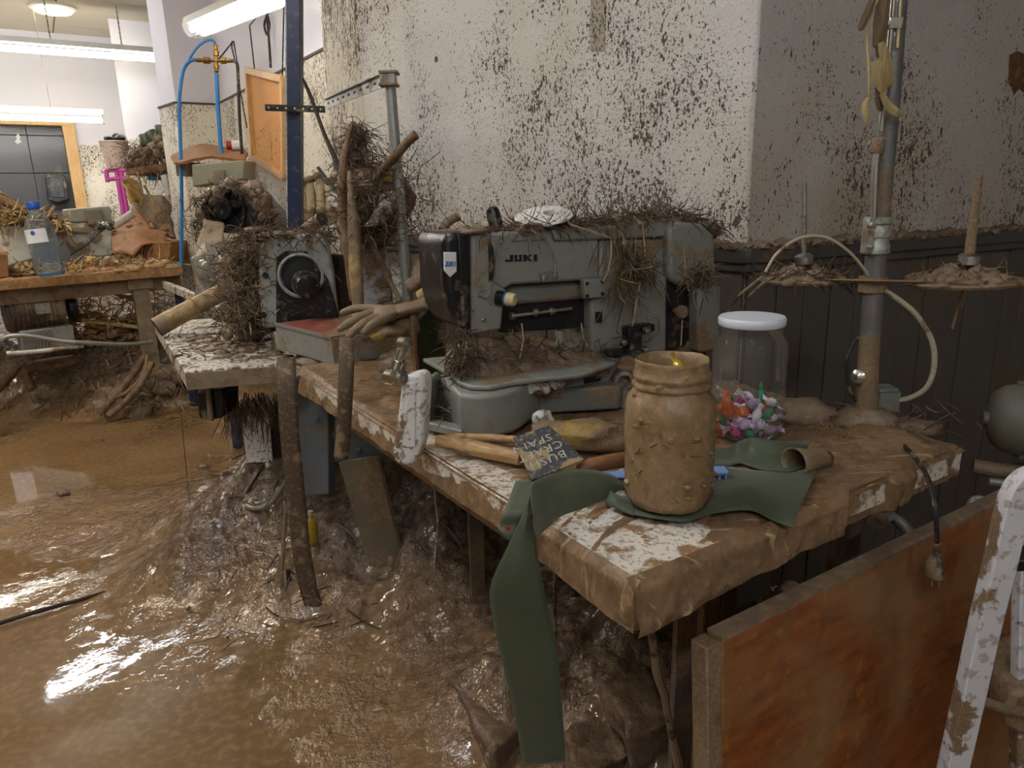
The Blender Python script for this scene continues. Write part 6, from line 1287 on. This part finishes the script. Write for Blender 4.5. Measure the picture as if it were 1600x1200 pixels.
# motor and heat sink under the bench
c = fb(52, 485, .2); t = thing('clutch_motor', 'brown finned motor hanging under the far bench', 'motor', c)
M['motorbrown'] = muddy('muddy_motor', '4d3d30', .4, 9, .5)
m_ = MB(); m_.lathe([(0, 0), (.1, .01), (.115, .03), (.115, .27), (.1, .29), (0, .3)], c - db * .15, db, 28); obj('motor_casing', m_, M['motorbrown'], t)
for k in range(10):
    m_ = MB(); m_.lathe([(.117, 0), (.123, .004), (.123, .012), (.117, .016)], c - db * .12 + db * .022 * k, db, 28); obj('cooling_fin', m_, M['motorbrown'], t)
m_ = MB(); m_.box(c + db * .03 - nb_ * .12 + zz(.02), db * .035, nb_ * .01, zz(.03)); obj('rating_plate', m_, M['steel'], t)
m_ = MB(); m_.lathe([(.05, 0), (.07, .01), (.07, .05), (.03, .06), (0, .06)], c + db * .16, db, 20); obj('pulley', m_, M['black'], t)
c = fb(72, 528, .05); t = thing('heat_sink', 'ribbed grey metal box on the debris under the far bench', 'box', c)
m_ = MB(); m_.prism([fb(x, y, .06) for x, y in [(30, 518), (114, 508), (118, 540), (34, 552)]], nb_ * .12); obj('box_body', m_, M['galv'], t, bevel=.004)
for k in range(9):
    x = 35 + 5.2 * k; m_ = MB(); m_.prism([fb(a, b, .05) for a, b in [(x, 520 - k * .5), (x + 2.4, 520 - k * .5), (x + 4.4, 548 - k * .6), (x + 2, 548 - k * .6)]], nb_ * .02); obj('rib', m_, M['steel'], t)
rod('grey_hose', 'grey hose snaking along the front of the debris bank', [fb(-5, 545, -.05), fb(6, 528, -.08), fb(40, 524, -.1), (fb(90, 532, -.12)), fb(140, 536, -.14), fb(200, 538, -.1), fb(238, 534, -.06)], .013, M['galv'], 'hose', 10)
rod('white_pipe', 'pale pipe lying under the grey hose', [fb(10, 552, -.1), fb(60, 549, -.12), fb(130, 540, -.12)], .012, M['pale'], 'pipe', 10)
rod('yellow_cane', 'straight yellow cane behind the bench leg', [fb(128, 501, .4), fb(222, 512, .4)], .012, plain('yellow_cane', 'd8c274', .5), 'cane', 8)
rod('pale_cane', 'straight pale cane sloping behind the bench leg', [fb(155, 452, .5), fb(260, 482, .5)], .012, M['pale'], 'cane', 8)
def g_u(i): return fb(random.uniform(100, 270), random.uniform(450, 530), random.uniform(.3, .7)), rv(1)
t = thing('straw_tangle', 'tangle of pale straw and stems behind the bench leg', 'straw', fb(180, 520, .5)); debris('loose_straw', t, 420, g_u, M['strawlit'], (.05, .2), (.0015, .004), .8, .3)
m_ = MB()
for i in range(120): m_.blob(fb(random.uniform(100, 280), random.uniform(490, 545), random.uniform(.35, .7)), (random.uniform(.02, .05), random.uniform(.02, .05), random.uniform(.015, .03)), 1, .9, 3, i)
m_.jitter(.03, 10, 2); o = obj('straw_core', m_, M['mudlit'], t, ang=180); o['kind'] = 'stuff'
# debris bank in front of the bench: sticks and roots
for k, (lab, pts, r_) in enumerate((('long split wooden slat leaning on the debris bank, upper one', [(236, 560), (205, 605), (165, 650)], .02), ('long split wooden slat leaning on the debris bank, lower one', [(246, 570), (222, 615), (180, 652)], .02), ('forked driftwood stick at the far left of the bank', [(0, 622), (20, 600), (46, 572)], .022), ('stubby driftwood peg on the debris bank', [(50, 575), (56, 600), (60, 612)], .022), ('pale curved root standing on the debris bank', [(240, 560), (232, 590), (205, 618), (175, 630)], .011), ('flat sawn plank end half buried in the bank', [(60, 578), (100, 572), (130, 566)], .035))):
    rod('driftwood', lab, [G(x, y, np.interp(y, [560, 650], [.33, .03])) + A3(0, -.06, .03) for x, y in pts], [r_, r_ * 1.1, r_ * .8], M['branch'] if k != 4 else M['bamboo'], 'driftwood', 10, .006)
t = thing('bank_roots', 'mass of roots and mud clods on the debris bank', 'roots', G(150, 600, .2))
def g_bk(i): x = random.uniform(0, 290); y = random.uniform(540, 650); return G(x, y, np.interp(y, [540, 650], [.36, .03])) + A3(0, -.02, .03), rv(1)
debris('root_mat', t, 280, g_bk, M['straw'], (.04, .14), (.0015, .004), 1, .5)
m_ = MB()
for i in range(120):
    x = random.uniform(0, 290); y = random.uniform(540, 645); s0 = random.uniform(.03, .11); m_.blob(G(x, y, np.interp(y, [540, 650], [.33, .0])), (s0, s0 * .8, s0 * .7), 2, .6, 2, i)
m_.jitter(.03, 8, 5); m_.jitter(.012, 30, 7); o = obj('mud_clods', m_, M['muddry'], t, ang=180); o['kind'] = 'stuff'
# ---------------- heap against the column
YK = 5.9
t = thing('plank_shelf', 'brown plank shelf piled with debris beside the column', 'shelf', P(235, 270, YK))
m_ = MB(); m_.prism([P(x, y, YK) for x, y in [(196, 264), (264, 254), (265, 266), (196, 274)]], A3(.05, .35, 0)); obj('shelf_plank', m_, M['cardboard'], t, bevel=.005)
m_ = MB()
for i, (x, y) in enumerate(((203, 255), (212, 242), (222, 235), (232, 238), (240, 225), (250, 218), (236, 250), (250, 240), (258, 228), (215, 256), (228, 254))): m_.blob(P(x, y, YK + .1), (.06, .06, .06), 2, .5, 2.2, i)
m_.jitter(.03, 8, 3); o = obj('debris_pile', m_, M['mud'], t, ang=180); o['kind'] = 'stuff'
def g_k(i): return P(random.uniform(192, 262), random.uniform(225, 275), YK + random.uniform(-.1, .25)), rv(1) + zz(-.3)
debris('hanging_roots', t, 380, g_k, M['straw'], (.04, .16), (.0012, .0035), .9, .6)
M['greenjar'] = plain('dark_green_jar', '4b5240', .4)
for k, (x, y, lab) in enumerate(((231, 222, 'left of the three'), (244, 216, 'middle of the three'), (254, 208, 'right of the three'))):
    m_ = MB(); c = P(x, y + 6, YK + .1); m_.lathe([(0, 0), (.045, 0), (.05, .01), (.05, .08), (.044, .09), (0, .09)], c, (random.gauss(0, .2), 0, 1), 16); tag(obj('dusty_pot', m_, M['greenjar']), 'dusty dark pot on the debris shelf, ' + lab, 'pot', 'pots on the debris shelf')
t = thing('pink_frame', 'bright pink tubular frame stand', 'frame', P(185, 390, 6.6)); M['pink'] = plain('pink_paint', 'd357a8', .4)
for a_, b_ in (((166, 266), (200, 266)), ((170, 280), (198, 278)), ((182, 268), (214, 470)), ((166, 266), (168, 285)), ((189, 268), (220, 470))):
    m_ = MB(); m_.tube([P(*a_, 6.6), P(*b_, 6.6)], .018, 10); obj('frame_tube', m_, M['pink'], t)
t = thing('waste_bin', 'pale pink plastic bin standing on the pink frame', 'bin', P(184, 264, 6.6)); M['binp'] = muddy('pale_bin_plastic', 'd9c0b0', .2, 8, .5)
c = P(184, 264, 6.65); m_ = MB(); m_.lathe([(.085, 0), (.115, .22), (.122, .225), (.118, .235), (.108, .22), (0, .2)], c, n=24); obj('bin_body', m_, M['binp'], t)
m_ = MB(); m_.blob(c + zz(.25) + A3(-.03, 0, 0), (.05, .05, .035), 2, .5, 2, 3); m_.blob(c + zz(.26) + A3(.06, 0, 0), (.06, .05, .04), 2, .5, 2, 5); obj('black_bag', m_, M['black'], t)
for k, (lab, pts, mt, Yc, dY) in enumerate((
    ('large curled brown cardboard sheet at the foot of the heap', [[(163, 392), (182, 362), (215, 350)], [(180, 398), (206, 366), (244, 356)], [(208, 404), (236, 384), (266, 386)]], 'cardboard', 5.3, .25),
    ('brown cardboard flap bent up in the middle of the heap', [[(174, 362), (194, 346), (214, 326)], [(186, 368), (206, 352), (226, 340)], [(196, 378), (216, 362), (232, 356)]], 'cardboard', 5.45, .2),
    ('ochre cardboard tongue at the top of the heap', [[(194, 282), (204, 274), (220, 284)], [(198, 300), (208, 296), (222, 300)], [(206, 320), (212, 316), (222, 318)]], 'ochre', 5.6, .15),
    ('dark upholstered board tilted in the heap', [[(204, 292), (236, 302), (270, 318)], [(206, 322), (238, 334), (270, 346)], [(208, 352), (240, 364), (270, 374)]], 'apron', 5.7, .1))):
    rows = [[P(x, y, Yc + dY * (jj - i) * .6) for jj, (x, y) in enumerate(r_)] for i, r_ in enumerate(pts)]
    m_ = MB(); m_.sheet(resample(rows, 12, 12), .012); m_.jitter(.06, 5, k); tag(obj('board_sheet', m_, M[mt], ang=180), lab, 'board')
rod('white_tube', 'white plastic tube end sticking out of the heap', [P(180, 352, 5.4), P(195, 342, 5.4), P(210, 332, 5.4)], .03, M['pale'], 'tube', 12)
rod('pale_strip', 'pale dangling strip in front of the dark board, left one', [P(214, 268, 5.45), P(222, 300, 5.4), P(220, 325, 5.4)], .009, M['bamboo'], 'strip')
rod('pale_strip', 'pale dangling strip in front of the dark board, right one', [P(226, 290, 5.45), P(240, 318, 5.4), P(250, 345, 5.4)], .009, M['bamboo'], 'strip')
m_ = MB(); m_.prism([P(x, y, 6.0) for x, y in [(230, 274), (248, 273), (248, 281), (231, 282)]], A3(0, .1, 0)); tag(obj('blue_package', m_, M['bluehose'], bevel=.01), 'small blue package under the debris shelf', 'package')
m_ = MB(); m_.prism([P(x, y, 5.75) for x, y in [(250, 274), (258, 272), (266, 304), (260, 308)]], A3(.02, .08, 0)); tag(obj('white_post', m_, M['pale'], bevel=.006), 'short white post under the debris shelf', 'post')
m_ = MB(); m_.prism([P(x, y, 5.2) for x, y in [(192, 382), (266, 378), (266, 412), (196, 412)]], A3(.05, .4, 0)); tag(obj('brown_crate', m_, M['cardboard'], bevel=.006), 'dark brown crate behind the bench end', 'crate')
m_ = MB()
for i in range(110): m_.blob(P(random.uniform(168, 268), random.uniform(345, 415), random.uniform(5.4, 5.9)), (random.uniform(.02, .05), random.uniform(.02, .05), random.uniform(.015, .03)), 1, .9, 3, i)
m_.jitter(.04, 6, 2); tag(obj('heap_rubble', m_, M['mudlit'], ang=180), 'lit-toned rubble filling the heap beside the column', 'rubble', kind='stuff')
# ---------------- litter half sunk in the foreground mud
rod('sunk_branch', 'long dark branch half sunk in the muddy water', [G(-20, 980, .012), G(60, 955, .014), G(150, 930, .014), G(230, 908, .016), G(290, 892, .018)], [.007, .007, .006, .006, .004], M['darkbranch'], 'branch', 8, .003)
rod('sunk_twig', 'short dark twig crossing the end of the sunk branch', [G(262, 905, .02), G(272, 930, .02), G(265, 955, .015)], .004, M['darkbranch'], 'twig')
for k, (x, y, lab) in enumerate(((98, 770, 'small dark clod in the open water'), (318, 730, 'dark clod near the mound edge, nearest the table'), (350, 762, 'flat dark leaf-like clod beside the mound'))):
    m_ = MB(); m_.blob(G(x, y, .01), (.03, .02, .015), 2, .5, 2, k); tag(obj('mud_clod', m_, M['mud'], ang=180), lab, 'clod')
for k, (pts, lab) in enumerate((([(700, 1060), (790, 1020), (850, 1090), (770, 1180)], 'mud-covered slab lying left of the green strap'), ([(880, 1150), (950, 1110), (985, 1175), (910, 1230)], 'square mud-covered slab right of the green strap'), ([(940, 1060), (1010, 1030), (1050, 1130), (985, 1160)], 'mud-covered slab leaning under the near table corner'))):
    m_ = MB(); m_.prism([G(x, y, [.10, .12, .18][k]) for x, y in pts], zz(-.06)); v0 = MB(); bm = bmesh.new()
    vs = [bm.verts.new(v) for v in m_.v]; [bm.faces.new([vs[i] for i in f]) for f in m_.f]; bmesh.ops.subdivide_edges(bm, edges=bm.edges[:], cuts=8, use_grid_fill=True); bm.verts.index_update()
    v0.add([v.co[:] for v in bm.verts], [tuple(v.index for v in f.verts) for f in bm.faces]); bm.free(); v0.jitter(.018, 14, k); v0.jitter(.006, 50, k); tag(obj('buried_slab', v0, M['mud'], ang=180), lab, 'slab')
rod('hanging_thread', 'fine dark thread hanging below the pale table corner', [P(283, 640, 2.2), P(288, 700, 2.2), P(297, 790, 2.2)], .0012, M['blackcable'], 'thread', 5)
def g_hr(i): return P(random.uniform(345, 450), random.uniform(612, 640), random.uniform(2.05, 2.3)), rv(.25) + zz(-1)
t = thing('dangling_roots', 'fringe of roots dangling under the pale table', 'roots', P(400, 620, 2.15)); debris('fringe', t, 160, g_hr, M['root'], (.04, .16), (.0008, .002), .4, .5)
def g_hm(i): q = G(random.gauss(470, 90), random.uniform(760, 960), .12); return A3(q[0], q[1], fz(q[0], q[1]) + .01), rv(1) * A3(1, 1, .3)
t = thing('mound_litter', 'twigs and roots stuck to the mound under the tables', 'twigs', G(470, 860, .1)); debris('twigs', t, 150, g_hm, M['root'], (.03, .14), (.001, .003), .6, .2)
